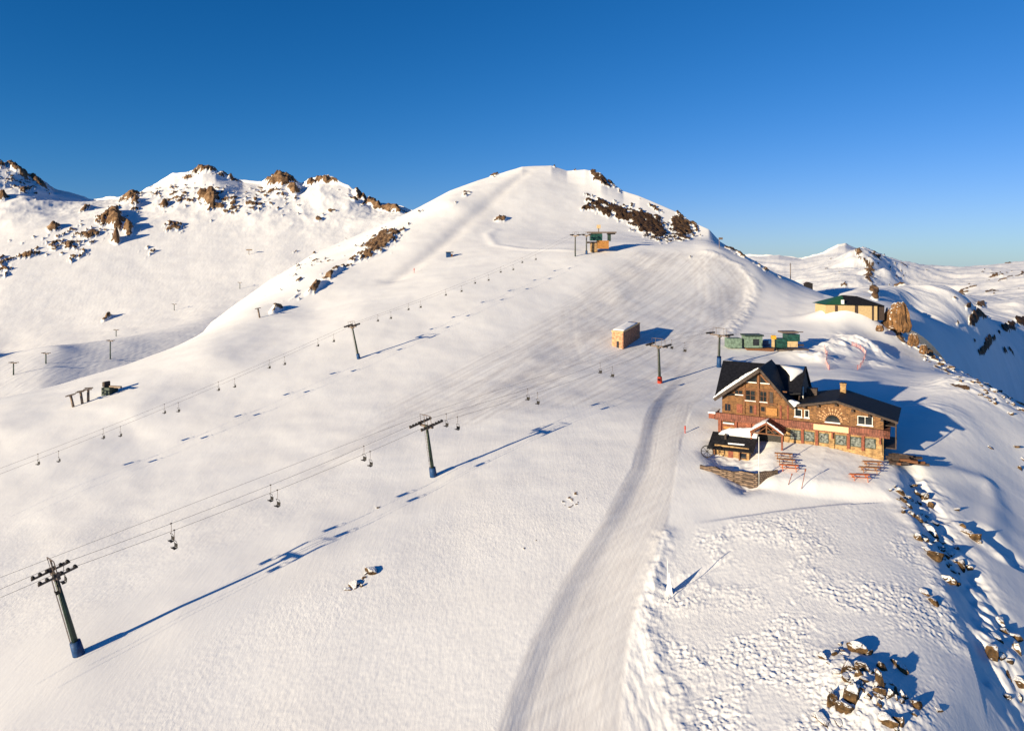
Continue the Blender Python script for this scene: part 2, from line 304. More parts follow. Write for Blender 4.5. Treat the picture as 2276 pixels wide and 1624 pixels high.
# soft steps left by snow groomers beside the lift line
for (pl, h, wd) in ((W([(0, 1590), (300, 1445), (650, 1260), (1000, 1075)]), 0.35, 5.0), (W([(560, 1290), (963, 1040), (1200, 900), (1450, 830)]), 0.35, 6.0), (W([(850, 1000), (1100, 870), (1330, 700), (1430, 560)]), 0.5, 6.0)):
    d_, s_, _ = pdist(pl, X, Y); z += h * np.exp(-(d_ / wd) ** 2) * fbm(X / 30, Y / 30, 77, 2) * 2
# groomer tracks curving over the wide piste
tr = np.zeros(X.shape)
for k, pl in enumerate(([(1440, 560), (1330, 660), (1180, 790), (1000, 930)], [(1465, 560), (1370, 650), (1230, 780), (1050, 930)], [(1500, 560), (1420, 640), (1300, 760), (1130, 900)], [(1530, 570), (1600, 640), (1610, 720), (1560, 800)], [(1600, 580), (1650, 640), (1640, 700), (1580, 790)], [(1270, 690), (1275, 760), (1290, 800)], [(1560, 575), (1565, 660), (1530, 760), (1500, 830)], [(1640, 600), (1672, 640), (1655, 690), (1600, 760)])):
    d_, s_, _ = pdist(W(pl), X, Y); tr = np.maximum(tr, np.maximum(np.exp(-(d_ / 0.8) ** 2), np.exp(-((d_ - 3.2) / 0.8) ** 2)))
    z -= 0.035 * np.exp(-(d_ / 1.0) ** 2)
piste = pmask(W([(1400, 560), (1590, 562), (1675, 620), (1650, 690), (1560, 800), (1500, 900), (1300, 900), (900, 960), (700, 1050), (900, 880), (1150, 740)]), X, Y, 6)
pd, _, _ = pdist(W([(1575, 560), (1640, 590), (1680, 630), (1660, 690), (1610, 750)]), X, Y); z += 0.55 * np.exp(-(pd / 2.8) ** 2) * (1 + fbm(X / 4, Y / 4, 91, 3))
# ridge path climbing to the summit
pd, ps, _ = pdist(W([(1175, 378), (1110, 430), (1040, 490), (960, 560), (880, 620)]), X, Y); z += -0.9 * np.exp(-(pd / 5) ** 2)
summit = np.exp(-(pd / 9) ** 2)
pd, _, _ = pdist(W([(1100, 512), (1082, 520), (1100, 545), (1170, 555), (1270, 557)]), X, Y); z += 0.45 * np.exp(-(pd / 2.8) ** 2)
# level ground under the lodge and its terrace, and the snow bank below the terrace
lodge = W([(1580, 1035), (1700, 1060), (1960, 1060), (2000, 1010), (2010, 900), (1590, 890)])
# snow mounds thrown up behind the lodge
for (a, b, r, h) in ((1868, 775, 5, 3.2), (1905, 770, 6, 3.0), (1820, 800, 4, 2.4), (1935, 782, 5, 2.6), (1950, 812, 5, 1.9), (1840, 778, 4, 1.8), (2185, 872, 8, 1.6), (2135, 860, 8, 1.2), (2035, 915, 7, 1.2), (1790, 790, 5, 1.5)):
    p = A.at(a, b); z += .8 * h * np.exp(-(((X - p.x) ** 2 + (Y - p.y) ** 2) / (1.25 * r) ** 2)) * (0.85 + 0.45 * fbm(X / 4, Y / 4, 31, 3))
# broken rim right of the lodge and the step down beyond it
rim = W([(1985, 1015), (1995, 1075), (2030, 1150), (2072, 1215), (2100, 1280), (2124, 1350), (2148, 1430)])
dr, sr, tq = pdist(rim, X, Y)
rgt = np.where(sr > 0, dr, -dr)
z += (0.65 * np.exp(-((rgt + 0.6) / 1.8) ** 2) - 1.35 * np.exp(-((rgt - 3.2) / 3.2) ** 2)) * (0.7 + 1.0 * fbm(X / 3.5, Y / 3.5, 21, 3)) * sstep(0.02, 0.6, tq) * sstep(6.98, 6.0, tq)
rim2 = W([(2120, 1150), (2160, 1185), (2215, 1225), (2245, 1260)])
d2, s2, t2 = pdist(rim2, X, Y); r2_ = np.where(s2 > 0, d2, -d2)
z += (0.7 * np.exp(-((r2_ + 0.5) / 1.5) ** 2) - 1.1 * np.exp(-((r2_ - 1.8) / 1.8) ** 2)) * (0.7 + fbm(X / 3, Y / 3, 23, 3)) * sstep(0.02, 0.4, t2) * sstep(2.98, 2.6, t2)
# drop in the lower right corner
rim3 = W([(2275, 1440), (2200, 1500), (2130, 1560), (2075, 1640), (2040, 1800)])
d3, s3, t3 = pdist(rim3, X, Y); r3 = np.where(s3 > 0, d3, -d3)
z += -4.0 * sstep(0, 9, r3) + 0.5 * np.exp(-((r3 + 0.5) / 1.5) ** 2)
# raised ground under the big outcrop
p = A.at(1925, 1535); z += 1.3 * np.exp(-(((X - p.x) / 3.6) ** 2 + ((Y - p.y) / 4.5) ** 2)) * (1 + 0.5 * fbm(X / 1.5, Y / 1.5, 3, 3))
p = A.at(2240, 1460); z += 0.9 * np.exp(-(((X - p.x) / 3.0) ** 2 + ((Y - p.y) / 4) ** 2))
# lip across the slope below the lodge
pd, ps, _ = pdist(W([(1500, 1172), (1640, 1150), (1780, 1130), (1890, 1118)]), X, Y); z -= 0.35 * sstep(-0.2, 0.9, np.where(ps > 0, pd, -pd)) * np.exp(-(pd / 4) ** 2) * sstep(0.1, 1.2, _)
pd, ps, _ = pdist(W([(2050, 1042), (2130, 1052), (2195, 1075), (2215, 1120), (2205, 1180)]), X, Y); z += 0.55 * np.exp(-(pd / 1.8) ** 2)
# rock bands on the hill
RB = [(838, 545, 68, 22, -32, 1.5), (790, 575, 25, 10, -35, 1.0), (745, 605, 34, 9, -30, 1.0), (703, 640, 42, 9, -32, 1.05), (612, 690, 22, 8, -25, 1.0), (655, 575, 28, 6, -30, .85), (700, 580, 14, 8, 0, .8), (688, 555, 30, 4, -25, .75),
      (895, 515, 16, 5, -20, .95), (655, 660, 40, 5, -35, .7), (1115, 487, 21, 7, -4, 1.25), (1035, 433, 17, 6, -25, .95), (1010, 452, 16, 4, -30, .8), (930, 475, 14, 4, -30, .8), (1098, 390, 14, 5, -20, 1.05),
      (1298, 432, 13, 6, 10, 1.2), (1300, 463, 16, 7, 5, 1.2), (1338, 462, 42, 17, 25, 1.7), (1385, 478, 46, 17, 28, 1.7), (1440, 500, 56, 25, 30, 1.8), (1400, 455, 20, 8, 30, 1.0), (1465, 470, 36, 6, 35, 1.0), (1512, 505, 26, 32, -30, 1.7), (1530, 480, 18, 10, 30, 1.3), (1545, 505, 8, 26, -25, 1.2), (1598, 522, 8, 14, -15, 1.2),
      (1318, 382, 16, 10, 30, 1.1), (1340, 400, 30, 11, 35, 1.5), (1375, 425, 10, 6, 30, 1.1), (1236, 371, 13, 4, 20, 1.1), (1275, 378, 14, 3, 0, .9), (240, 705, 16, 6, -30, 0), (1590, 508, 8, 5, 0, .9),
      (2130, 855, 22, 14, 10, .95), (2150, 870, 26, 10, 15, .85), (2230, 880, 40, 12, 30, .9), (2075, 795, 60, 9, 35, 1.0), (1990, 745, 50, 14, 40, 1.1), (2270, 900, 25, 14, 0, 1.0), (1850, 650, 120, 3, 27, .9), (1700, 600, 60, 3, 30, .8), (1640, 565, 50, 4, 30, .9)]
dens = blobs(RB, PX, PYb) * vis
dens = np.maximum(dens, np.where(D > 210, blobs([(690, 600, 150, 60, -30, .42), (1430, 480, 160, 40, 28, .45), (2120, 840, 130, 45, 30, .5)], PX, PYb), 0))
dens = np.minimum(dens, 1.4); nz = fbm(X / 5.0, Y / 7.5, 101, 6, gain=.6)
small = np.maximum(blobs([(1905, 1500, 60, 55, 35, .72), (1975, 1560, 90, 40, 35, .66), (2060, 1200, 30, 60, -25, .62), (2120, 1190, 60, 25, 25, .5), (2235, 1490, 50, 30, 20, .6), (810, 1285, 30, 9, -35, .75), (1275, 1112, 45, 22, -25, .78), (1170, 1215, 40, 20, -20, .60), (795, 1290, 0.1, 0.1, 0, 0)], PX, PYb), 0)
nzs = fbm(X / 1.1, Y / 1.1, 103, 4)
rockA = np.maximum(sstep(-.05, .12, dens + 1.3 * nz - .80 - .55 * np.clip(fbm(X / 13, Y / 13, 119, 3) - .02, 0, 1) * (D > 300) * 2), sstep(-.03, .10, small + 1.0 * nzs - .86))
amp = np.clip(D / 90, 0.3, 6)
z += (dens > .6) * sstep(.45, 1.1, dens) * (0.35 + 0.9 * ridged(X / 11, Y / 16, 107, 4)) * 2.3 * sstep(180, 260, D) * sstep(0, 0.06, np.abs(1 - A.Q) + (A.Q < .9))
z += rockA * (0.25 + ridged(X / 4, Y / 5, 109, 3)) * 0.35 * amp * sstep(180, 260, D)
z += rockA * 0.10 * (D < 180)
# relief goes into the ground; the band's shade comes from colour below
A.Z += z
# levelled terrace in front of the lodge
lu = (X - 40.3) * .868 - (Y - 137) * .495; lv = (X - 40.3) * .495 + (Y - 137) * .868
wt = 1.5 + .12 * np.clip(lv, -10, 0) + .14 * np.clip(lv + 10, -20, 0) - .14 * np.clip(lu - 20, 0, 12)
tm = pmask([(8, 3), (9, -8), (10.0, -14), (12.2, -19.0), (20, -17), (30, -12.5), (32, -6), (31, 3)], lu, lv, 2.2)
tz = -35.5 + wt + 0.10 * fbm(X / 3, Y / 3, 133, 3) + .06 * c2 * sstep(-3, 0, lv)
A.Z = A.Z + tm * (tz - A.Z)
pit = pmask([(1, -4.2), (9.0, -3.5), (10.0, -12), (11.8, -19.5), (9.5, -22), (4, -15), (0.5, -9)], lu, lv, 2.8)
A.Z -= 1.3 * pit * (1 + .25 * fbm(X / 2, Y / 2, 139, 3))
darkA = np.clip(blobs([(1400, 480, 190, 60, 28, 1.3), (1340, 398, 50, 20, 30, 1.0)], PX, PYb), 0, 1) * vis  # dark rock on the band, partly its shade put into the colour
pa, pb_ = A.at(1560, 600), A.at(1080, 900); dv = Vector((pb_.x - pa.x, pb_.y - pa.y, 0)).normalized()
s1 = X * dv.x + Y * dv.y; s2 = -X * dv.y + Y * dv.x
pst = fbm(s2 / 1.1 + .02 * s1, s1 / 45, 411, 4); A.Z += piste * 0.05 * pst + (1 - road) * (1 - crust) * (D < 420) * 0.014 * fbm(s2 / .7, s1 / 12, 415, 3)
groom = np.clip(road * (0.60 + .30 * streak) + piste * (0.45 + .9 * pst) + 0.30 * tr + 0.3 * summit * (D > 250), 0, 1) * (0.75 + 0.5 * fbm(U / 9 + 3, V / 1.1, 13, 3))
stripes = np.exp(-(dL / 9) ** 2) * 0
p = A.at(1885, 700); A.Z += 3.3 * np.exp(-(((X - p.x) / 15) ** 2 + ((Y - p.y) / 5) ** 2))
p = A.at(1932, 712); A.Z += 2.2 * np.exp(-(((X - p.x) / 7) ** 2 + ((Y - p.y) / 5) ** 2))
roughA = (.35 + 1.3 * sstep(-.25, .3, fbm(X / 24, Y / 24, 501, 3))) * np.clip(0.25 + worn * 0.55 + crust * 0.6 - road * 0.3 - 0.2 * piste, 0.02, 1) * (1 - 0.6 * np.exp(-(dl / 7) ** 2))
MT = terrain_mat("hill_snow_and_rock", 0.35, 2.9, 0.036)
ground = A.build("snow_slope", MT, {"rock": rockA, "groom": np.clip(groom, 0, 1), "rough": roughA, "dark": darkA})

# ---------------------------------------------------------------- left range
X, Y, PXb, PYb = B.X, B.D, B.PX, B.py.copy()
RBB = [(455, 380, 42, 9, 5, 1.25), (425, 392, 40, 9, -30, 1.0), (505, 395, 40, 8, 20, 1.0), (628, 402, 36, 17, 15, 1.5), (650, 428, 24, 13, 50, 1.45), (600, 408, 20, 10, -20, 1.3), (470, 450, 24, 20, 50, 1.6), (450, 440, 20, 14, 0, 1.3), (255, 492, 28, 24, 30, 1.5), (285, 510, 16, 14, 40, 1.4), (258, 536, 13, 9, 0, 1.5), (235, 490, 30, 12, -25, 1.2),
       (730, 408, 52, 6, 3, 1.35), (690, 412, 16, 10, 0, 1.2), (800, 440, 24, 10, 35, 1.5), (830, 462, 32, 8, 30, 1.7), (870, 474, 36, 6, 10, 1.5), (790, 455, 14, 7, 0, 1.2), (40, 382, 44, 8, 38, 1.5), (85, 410, 34, 7, 38, 1.4), (0, 372, 16, 9, 0, 1.3), (5, 447, 16, 9, 0, 1.4), (55, 430, 22, 20, 0, .95), (172, 433, 22, 5, 0, 1.3), (205, 440, 16, 5, 0, 1.2), (290, 445, 28, 12, -10, 1.4), (300, 460, 12, 14, 0, 1.1),
       (365, 457, 14, 9, -30, 1.25), (500, 465, 60, 24, 20, .85), (395, 440, 40, 20, 0, .85), (560, 460, 50, 28, 30, .82), (390, 505, 34, 16, 0, .95), (330, 555, 28, 12, -30, .85), (205, 520, 34, 16, -20, 1.0), (120, 510, 24, 9, -10, 1.15), (150, 545, 50, 12, -10, .9), (60, 568, 66, 9, -8, .95), (180, 565, 40, 18, -20, .85), (705, 497, 18, 5, 0, 1.0), (735, 480, 22, 5, 0, .8),
       (240, 707, 18, 4, -30, 1.0), (600, 430, 60, 30, 20, .7), (190, 470, 20, 5, -20, .95), (10, 590, 30, 40, -20, .75), (540, 540, 16, 5, 0, .6), (650, 560, 20, 5, 0, .7)]
densB = blobs(RBB, PXb, PYb)
gen = blobs([(470, 445, 260, 42, 8, .64), (170, 530, 190, 42, -12, .62), (40, 410, 110, 36, 20, .68), (800, 440, 120, 40, 20, .5)], PXb, PYb)
densB = np.maximum(densB, gen)
vb = (B.Q <= 1.02)
nb = fbm(X / 9, Y / 13, 201, 6, gain=.6)
rockB = sstep(-.04, .10, densB + 1.25 * nb - .80) * vb
z = 9 * ridged(X / 130, Y / 190, 211, 5) * sstep(760, 950, Y) + 1.0 * fbm(X / 60, Y / 60, 212, 3) * sstep(380, 500, Y)
z += rockB * (1.5 + 5.0 * ridged(X / 14, Y / 18, 213, 4) * sstep(.7, 1.2, densB)) 
z += rockB * 2.2 * ridged(X / 5, Y / 7, 231, 3)
z += sstep(.8, 1.6, densB) * 7 * (0.6 + .8 * ridged(X / 60, Y / 60, 217, 3)) * sstep(1.15, 1.0, B.Q)
z += 0.22 * fbm(X / 14, Y / 14, 219, 4) * sstep(300, 500, Y)
z += 0.10 * fbm(U[:1, :1].mean() * 0 + X / 2.5, Y / 9, 221, 2)
hol = [(100, 782), (130, 766), (200, 757), (300, 748), (400, 728), (468, 706)]
hw = [tuple(B.at(a, b))[:2] for a, b in hol]; hd, hs, ht = pdist(hw, X, Y)
hside = np.where(hs < 0, hd, 0)
z += 0.012 * np.sin((X * .9 + Y * .45) * 1.9 + 2 * fbm(X / 20, Y / 20, 9, 2)) * sstep(3, 12, hside) * sstep(100, 210, PXb)
jag = sstep(.975, 1.0, B.Q) * sstep(1.06, 1.0, B.Q) * sstep(.55, 1.0, densB)
B.Z += jag * (5.5 * ridged(X / 9, Y / 60, 251, 3) + 3.0 * ridged(X / 3.5, Y / 30, 252, 2))
fade = sstep(1.0, .965, B.Q) + (B.Q > 1.0)
B.Z += z * (0.35 + 0.65 * np.clip(fade, 0, 1))
MB_ = terrain_mat("range_snow_and_rock", 0.12, 0.7, 0.22)
B.build("mountain", MB_, {"rock": rockB, "groom": np.zeros(X.shape), "rough": 0.06 + 0.3 * sstep(800, 950, Y)})

# ---------------------------------------------------------------- far right
X, Y, PXc, PYc = C.X, C.D, C.PX, C.py.copy()
RC = [(1905, 590, 10, 30, -20, 1.05), (1930, 625, 14, 30, -20, 1.1), (1950, 600, 30, 25, 40, .75), (1945, 665, 12, 25, -15, 1.0), (2000, 620, 40, 50, 0, .6), (2180, 685, 14, 8, 0, 1.3), (2155, 690, 10, 5, 0, 1.1), (2170, 712, 32, 12, -30, 1.45), (2130, 725, 14, 14, -30, 1.1), (2240, 735, 22, 12, -20, 1.4), (2270, 720, 16, 14, 0, 1.4), (2190, 775, 36, 13, -40, 1.4), (2165, 760, 10, 12, 0, 1.1), (2240, 790, 20, 10, 0, 1.0),
      (2150, 650, 60, 12, -30, .75), (2230, 620, 60, 20, 0, .72), (2200, 655, 60, 14, 0, .72), (2060, 607, 12, 3, 0, 1.0), (2240, 592, 10, 3, 0, 1.0), (2272, 612, 6, 6, 0, 1.2), (1870, 640, 18, 30, 0, .7), (1850, 600, 40, 20, 0, .5)]
dc = blobs(RC, PXc, PYc); rockC = sstep(-.04, .12, dc + 1.2 * fbm(X / 17, Y / 22, 301, 5) - .84) * (C.Q <= 1.01)
z = 8 * ridged(X / 160, Y / 200, 311, 5) * sstep(600, 1000, Y) + 3.0 * ridged(X / 50 + Y / 160, Y / 70, 312, 4) * sstep(300, 420, Y) + rockC * (1 + 2.6 * ridged(X / 12, Y / 16, 313, 4))
sp = [( (1885 - CX) / F * 1640, 1640), ((1915 - CX) / F * 1450, 1450), ((1935 - CX) / F * 1300, 1300), ((1952 - CX) / F * 1180, 1180), ((1962 - CX) / F * 1090, 1090)]
ds, ss, ts = pdist(sp, X, Y)
z += 34 * sstep(1640, 1330, Y) * np.exp(-(ds / 48) ** 1.5) * (0.8 + 0.4 * fbm(X / 40, Y / 40, 315, 3)) * sstep(1.0, 0.93, C.Q)
fade = sstep(1.0, .965, C.Q) + (C.Q > 1.0)
C.Z += z * (0.3 + 0.7 * np.clip(fade, 0, 1))
C.build("far_mountain", MB_, {"rock": rockC, "dark": sstep(680, 705, PYc), "groom": np.zeros(X.shape), "rough": 0.3 + 0 * X})  # dark: valley shade put into the rock colour below the shadow line
# broad valley floor far below, out to the horizon
me = bpy.data.meshes.new("valley_floor"); me.from_pydata([(-9000, -300, -420), (9000, -300, -420), (9000, 9000, -420), (-9000, 9000, -420)], [], [(0, 1, 2, 3)])
me.materials.append(MB_); o = bpy.data.objects.new("valley_floor", me); COL.objects.link(o); o["kind"] = "structure"
for k in ("rock", "groom", "rough"): me.attributes.new(k, 'FLOAT', 'POINT')

# ---------------------------------------------------------------- helpers for things
def tag(o, label=None, cat=None, group=None, kind=None):
    if label: o["label"] = label
    if cat: o["category"] = cat
    if group: o["group"] = group
    if kind: o["kind"] = kind
    return o
def empty(name, loc, rz=0.0, label=None, cat=None, group=None, M=None):
    o = bpy.data.objects.new(name, None); o.empty_display_size = 0.5; COL.objects.link(o)
    if M is not None: o.matrix_world = M
    else: o.location = loc; o.rotation_euler = (0, 0, rz)
    return tag(o, label, cat, group)
def kids(o): return [c for c in bpy.data.objects if c.parent == o]
def copy_tree(o, parent=None):
    c = o.copy(); COL.objects.link(c); c.parent = parent
    for ch in kids(o): copy_tree(ch, c)
    return c
class MB:
    def __init__(s): s.v = []; s.f = []; s.m = []; s.mi = 0; s.sm = []
    def add(s, vs, fs, smooth=False):
        n = len(s.v); s.v += [tuple(p) for p in vs]; s.f += [tuple(i + n for i in f) for f in fs]; s.m += [s.mi] * len(fs); s.sm += [smooth] * len(fs); return s
    def box(s, x0, x1, y0, y1, z0, z1):
        return s.add([(x0,y0,z0),(x1,y0,z0),(x1,y1,z0),(x0,y1,z0),(x0,y0,z1),(x1,y0,z1),(x1,y1,z1),(x0,y1,z1)], [(0,3,2,1),(4,5,6,7),(0,1,5,4),(1,2,6,5),(2,3,7,6),(3,0,4,7)])
    def cbox(s, c, d, rz=0.0, rx=0.0):
        m = Matrix.Rotation(rz, 3, 'Z') @ Matrix.Rotation(rx, 3, 'X'); a, b, e = d[0] / 2, d[1] / 2, d[2] / 2; c = Vector(c)
        P = [(-a,-b,-e),(a,-b,-e),(a,b,-e),(-a,b,-e),(-a,-b,e),(a,-b,e),(a,b,e),(-a,b,e)]
        return s.add([c + m @ Vector(p) for p in P], [(0,3,2,1),(4,5,6,7),(0,1,5,4),(1,2,6,5),(2,3,7,6),(3,0,4,7)])
    def tube(s, pts, r, n=8, r2=None, caps=True):
        pts = [Vector(p) for p in pts]; N = len(pts); V = []; F = []
        for i, p in enumerate(pts):
            d = (pts[min(i + 1, N - 1)] - pts[max(i - 1, 0)]).normalized(); u = d.cross(Vector((0, 0, 1)) if abs(d.z) < .95 else Vector((1, 0, 0))).normalized(); v = d.cross(u)
            rr = r + ((r2 if r2 is not None else r) - r) * i / max(1, N - 1)
            for k in range(n): a = 2 * math.pi * k / n; V.append(p + u * math.cos(a) * rr + v * math.sin(a) * rr)
        for i in range(N - 1):
            for k in range(n): k2 = (k + 1) % n; F.append((i * n + k, i * n + k2, (i + 1) * n + k2, (i + 1) * n + k))
        if caps: F += [tuple(range(n - 1, -1, -1)), tuple((N - 1) * n + k for k in range(n))]
        return s.add(V, F, n > 6)
    def prism(s, prof, y0, y1):               # profile in x,z extruded along y
        n = len(prof); V = [(x, y0, z) for x, z in prof] + [(x, y1, z) for x, z in prof]
        return s.add(V, [tuple(range(n)), tuple(range(2 * n - 1, n - 1, -1))] + [(i, n + i, n + (i + 1) % n, (i + 1) % n) for i in range(n)])
    def quadslab(s, q, t):                    # q: four corners, thickness t downward
        q = [Vector(p) for p in q]; nrm = (q[1] - q[0]).cross(q[3] - q[0]).normalized()
        if nrm.z < 0: nrm = -nrm
        return s.add(q + [p - nrm * t for p in q], [(0,1,2,3),(7,6,5,4),(0,4,5,1),(1,5,6,2),(2,6,7,3),(3,7,4,0)])
    def build(s, name, mats, parent=None, loc=None):
        me = bpy.data.meshes.new(name); me.from_pydata(s.v, [], s.f)
        for m in (mats if isinstance(mats, (list, tuple)) else [mats]): me.materials.append(m)
        for i, p in enumerate(me.polygons): p.material_index = s.m[i]; p.use_smooth = s.sm[i]
        bm = bmesh.new(); bm.from_mesh(me); bmesh.ops.recalc_face_normals(bm, faces=bm.faces); bm.to_mesh(me); bm.free()
        o = bpy.data.objects.new(name, me); COL.objects.link(o); o.parent = parent
        if loc is not None: o.location = loc
        return o
def U3(px, py, D): return Vector(((px - CX) / F * D, D, CZ - (py - HY) / F * D))

# ---------------------------------------------------------------- object materials
def brick_mat(name, c1, c2, mortar, sc=1.0, bw=0.7, rh=0.3, ms=0.03, rough=.85):
    m = bpy.data.materials.new(name); m.use_nodes = True; n = m.node_tree; b = n.nodes["Principled BSDF"]; L = n.links.new
    tc = n.nodes.new("ShaderNodeTexCoord"); sx = n.nodes.new("ShaderNodeSeparateXYZ"); L(tc.outputs["Object"], sx.inputs[0])
    cx = n.nodes.new("ShaderNodeCombineXYZ"); ad = math_n(n, 'ADD', sx.outputs[0], sx.outputs[1]); L(ad, cx.inputs[0]); L(sx.outputs[2], cx.inputs[1])
    w_ = n.nodes.new("ShaderNodeTexNoise"); w_.inputs["Scale"].default_value = 0.9; L(tc.outputs["Object"], w_.inputs["Vector"])
    vm = n.nodes.new("ShaderNodeVectorMath"); vm.operation = 'MULTIPLY_ADD'; L(w_.outputs["Color"], vm.inputs[0]); vm.inputs[1].default_value = (.25, .25, 0); L(cx.outputs[0], vm.inputs[2])
    bt = n.nodes.new("ShaderNodeTexBrick"); L(vm.outputs[0], bt.inputs["Vector"]); bt.inputs["Scale"].default_value = sc
    bt.inputs["Color1"].default_value = (*c1, 1); bt.inputs["Color2"].default_value = (*c2, 1); bt.inputs["Mortar"].default_value = (*mortar, 1)
    bt.inputs["Mortar Size"].default_value = ms; bt.inputs["Brick Width"].default_value = bw; bt.inputs["Row Height"].default_value = rh
    t = n.nodes.new("ShaderNodeTexNoise"); t.inputs["Scale"].default_value = 1.4; t.inputs["Detail"].default_value = 5; L(tc.outputs["Object"], t.inputs["Vector"])
    mx = n.nodes.new("ShaderNodeMix"); mx.data_type = 'RGBA'; mx.blend_type = 'OVERLAY'; mx.inputs[0].default_value = 0.6
    L(bt.outputs[0], mx.inputs[6]); rp = n.nodes.new("ShaderNodeValToRGB"); rp.color_ramp.elements[0].position = .3; rp.color_ramp.elements[0].color = (.22, .2, .18, 1); rp.color_ramp.elements[1].position = .7; rp.color_ramp.elements[1].color = (.75, .72, .68, 1)
    L(t.outputs[0], rp.inputs[0]); L(rp.outputs[0], mx.inputs[7]); mx.inputs[0].default_value = .85; L(mx.outputs[2], b.inputs["Base Color"]); b.inputs["Roughness"].default_value = rough
    bp = n.nodes.new("ShaderNodeBump"); bp.inputs["Strength"].default_value = .7; bp.inputs["Distance"].default_value = .06; L(math_n(n, 'SUBTRACT', 1.0, bt.outputs[1]), bp.inputs["Height"]); L(bp.outputs[0], b.inputs["Normal"])
    return m
M = {}
M['log'] = brick_mat("ochre_log_wall", (.235, .115, .042), (.17, .085, .034), (.08, .04, .02), 1.0, 2.6, .24, .03)
M['upstone'] = brick_mat("ochre_stone_wall", (.26, .135, .052), (.17, .085, .038), (.09, .05, .03), 1.0, .75, .26, .03)
M['pale'] = brick_mat("pale_ochre_stone", (.40, .26, .12), (.31, .195, .09), (.22, .145, .075), 1.0, .8, .35, .02)
M['red'] = brick_mat("red_brown_stone", (.30, .10, .06), (.22, .08, .05), (.16, .07, .045), 1.0, .6, .28, .03)
M['band'] = brick_mat("red_brown_balcony_boards", (.21, .075, .052), (.16, .062, .045), (.10, .042, .033), 1.0, .42, 1.6, .03)
M['timber'] = mat("brown_timber", (.15, .065, .03), .75, var=.35, scale=2, stretch=(1, 1, 4), bump=.3)
M['timber_red'] = mat("red_timber", (.20, .06, .035), .7, var=.3, scale=3, bump=.3)
M['timber_orange'] = mat("varnished_timber", (.33, .15, .04), .6, var=.25, scale=3, bump=.2)
M['roof'] = mat("black_roof_shingle", (.012, .012, .015), .7, spec=.2, var=.5, scale=2.5, bump=.4, bscale=6)
M['fascia'] = mat("dark_fascia_timber", (.05, .035, .03), .7, var=.4, scale=3, bump=.2)
M['snow'] = mat("roof_snow", (.84, .84, .85), .7, spec=.1, var=.02, scale=2, bump=.35, bscale=3)
M['white'] = mat("white_paint", (.78, .77, .74), .5, var=.06, scale=5)
M['glass'] = mat("window_glass", (.012, .015, .018), .06, spec=.9, var=.5, scale=1.2)
M['glassp'] = mat("shop_window_with_stickers", (.02, .028, .026), .15, spec=.6, col2=(.22, .24, .22), scale=2.6, detail=3)
M['sign'] = mat("pale_sign_board", (.74, .47, .26), .6, var=.06, scale=2)
M['sun'] = mat("cream_sunburst_stone", (.48, .28, .15), .8, var=.25, scale=4, bump=.4)
M['green'] = mat("dark_green_paint", (.022, .042, .030), .5, spec=.4, var=.35, scale=1.5)
M['greens'] = mat("green_machine_housing", (.012, .055, .045), .45, var=.4, scale=1.5)
M['steel'] = mat("weathered_galvanised_steel", (.17, .13, .105), .55, metal=.4, var=.3, scale=4)
M['dark'] = mat("dark_rubber_and_steel", (.02, .018, .018), .6, var=.4, scale=5)
M['blue'] = mat("blue_padding", (.010, .050, .15), .6, var=.3, scale=2.5, bump=.2, bscale=5)
M['redpad'] = mat("red_padding", (.42, .04, .02), .6, var=.25, scale=3)
M['rope'] = mat("steel_rope", (.16, .13, .12), .6, metal=.3)
M['mint'] = mat("mint_green_paint", (.13, .19, .15), .6, var=.35, scale=1.5)
M['yellow'] = mat("yellow_paint", (.62, .33, .03), .5, var=.15, scale=3)
M['beige'] = mat("beige_render", (.48, .35, .19), .8, var=.08, scale=1.5)
M['brick'] = brick_mat("pink_brown_stone", (.55, .30, .17), (.42, .21, .12), (.40, .25, .16), 1.0, .7, .35, .03)
M['brick2'] = brick_mat("red_brown_brick", (.40, .17, .09), (.26, .13, .08), (.25, .15, .1), 1.0, .6, .25, .04)
M['groof'] = mat("green_metal_roof", (.02, .085, .045), .5, var=.15, scale=1)
M['wood'] = mat("weathered_bench_timber", (.32, .15, .07), .75, var=.4, scale=3, stretch=(1, 6, 6), bump=.2)
M['woodr'] = mat("red_stained_bench_timber", (.50, .14, .05), .7, var=.25, scale=3)
M['rubble'] = brick_mat("grey_brown_rubble", (.26, .19, .14), (.16, .11, .08), (.07, .05, .04), 1.0, .55, .32, .08)
M['pink'] = mat("faded_red_net", (.74, .46, .44), .8)
M['pole'] = mat("pale_grey_pole", (.62, .62, .60), .5, var=.1, scale=2)

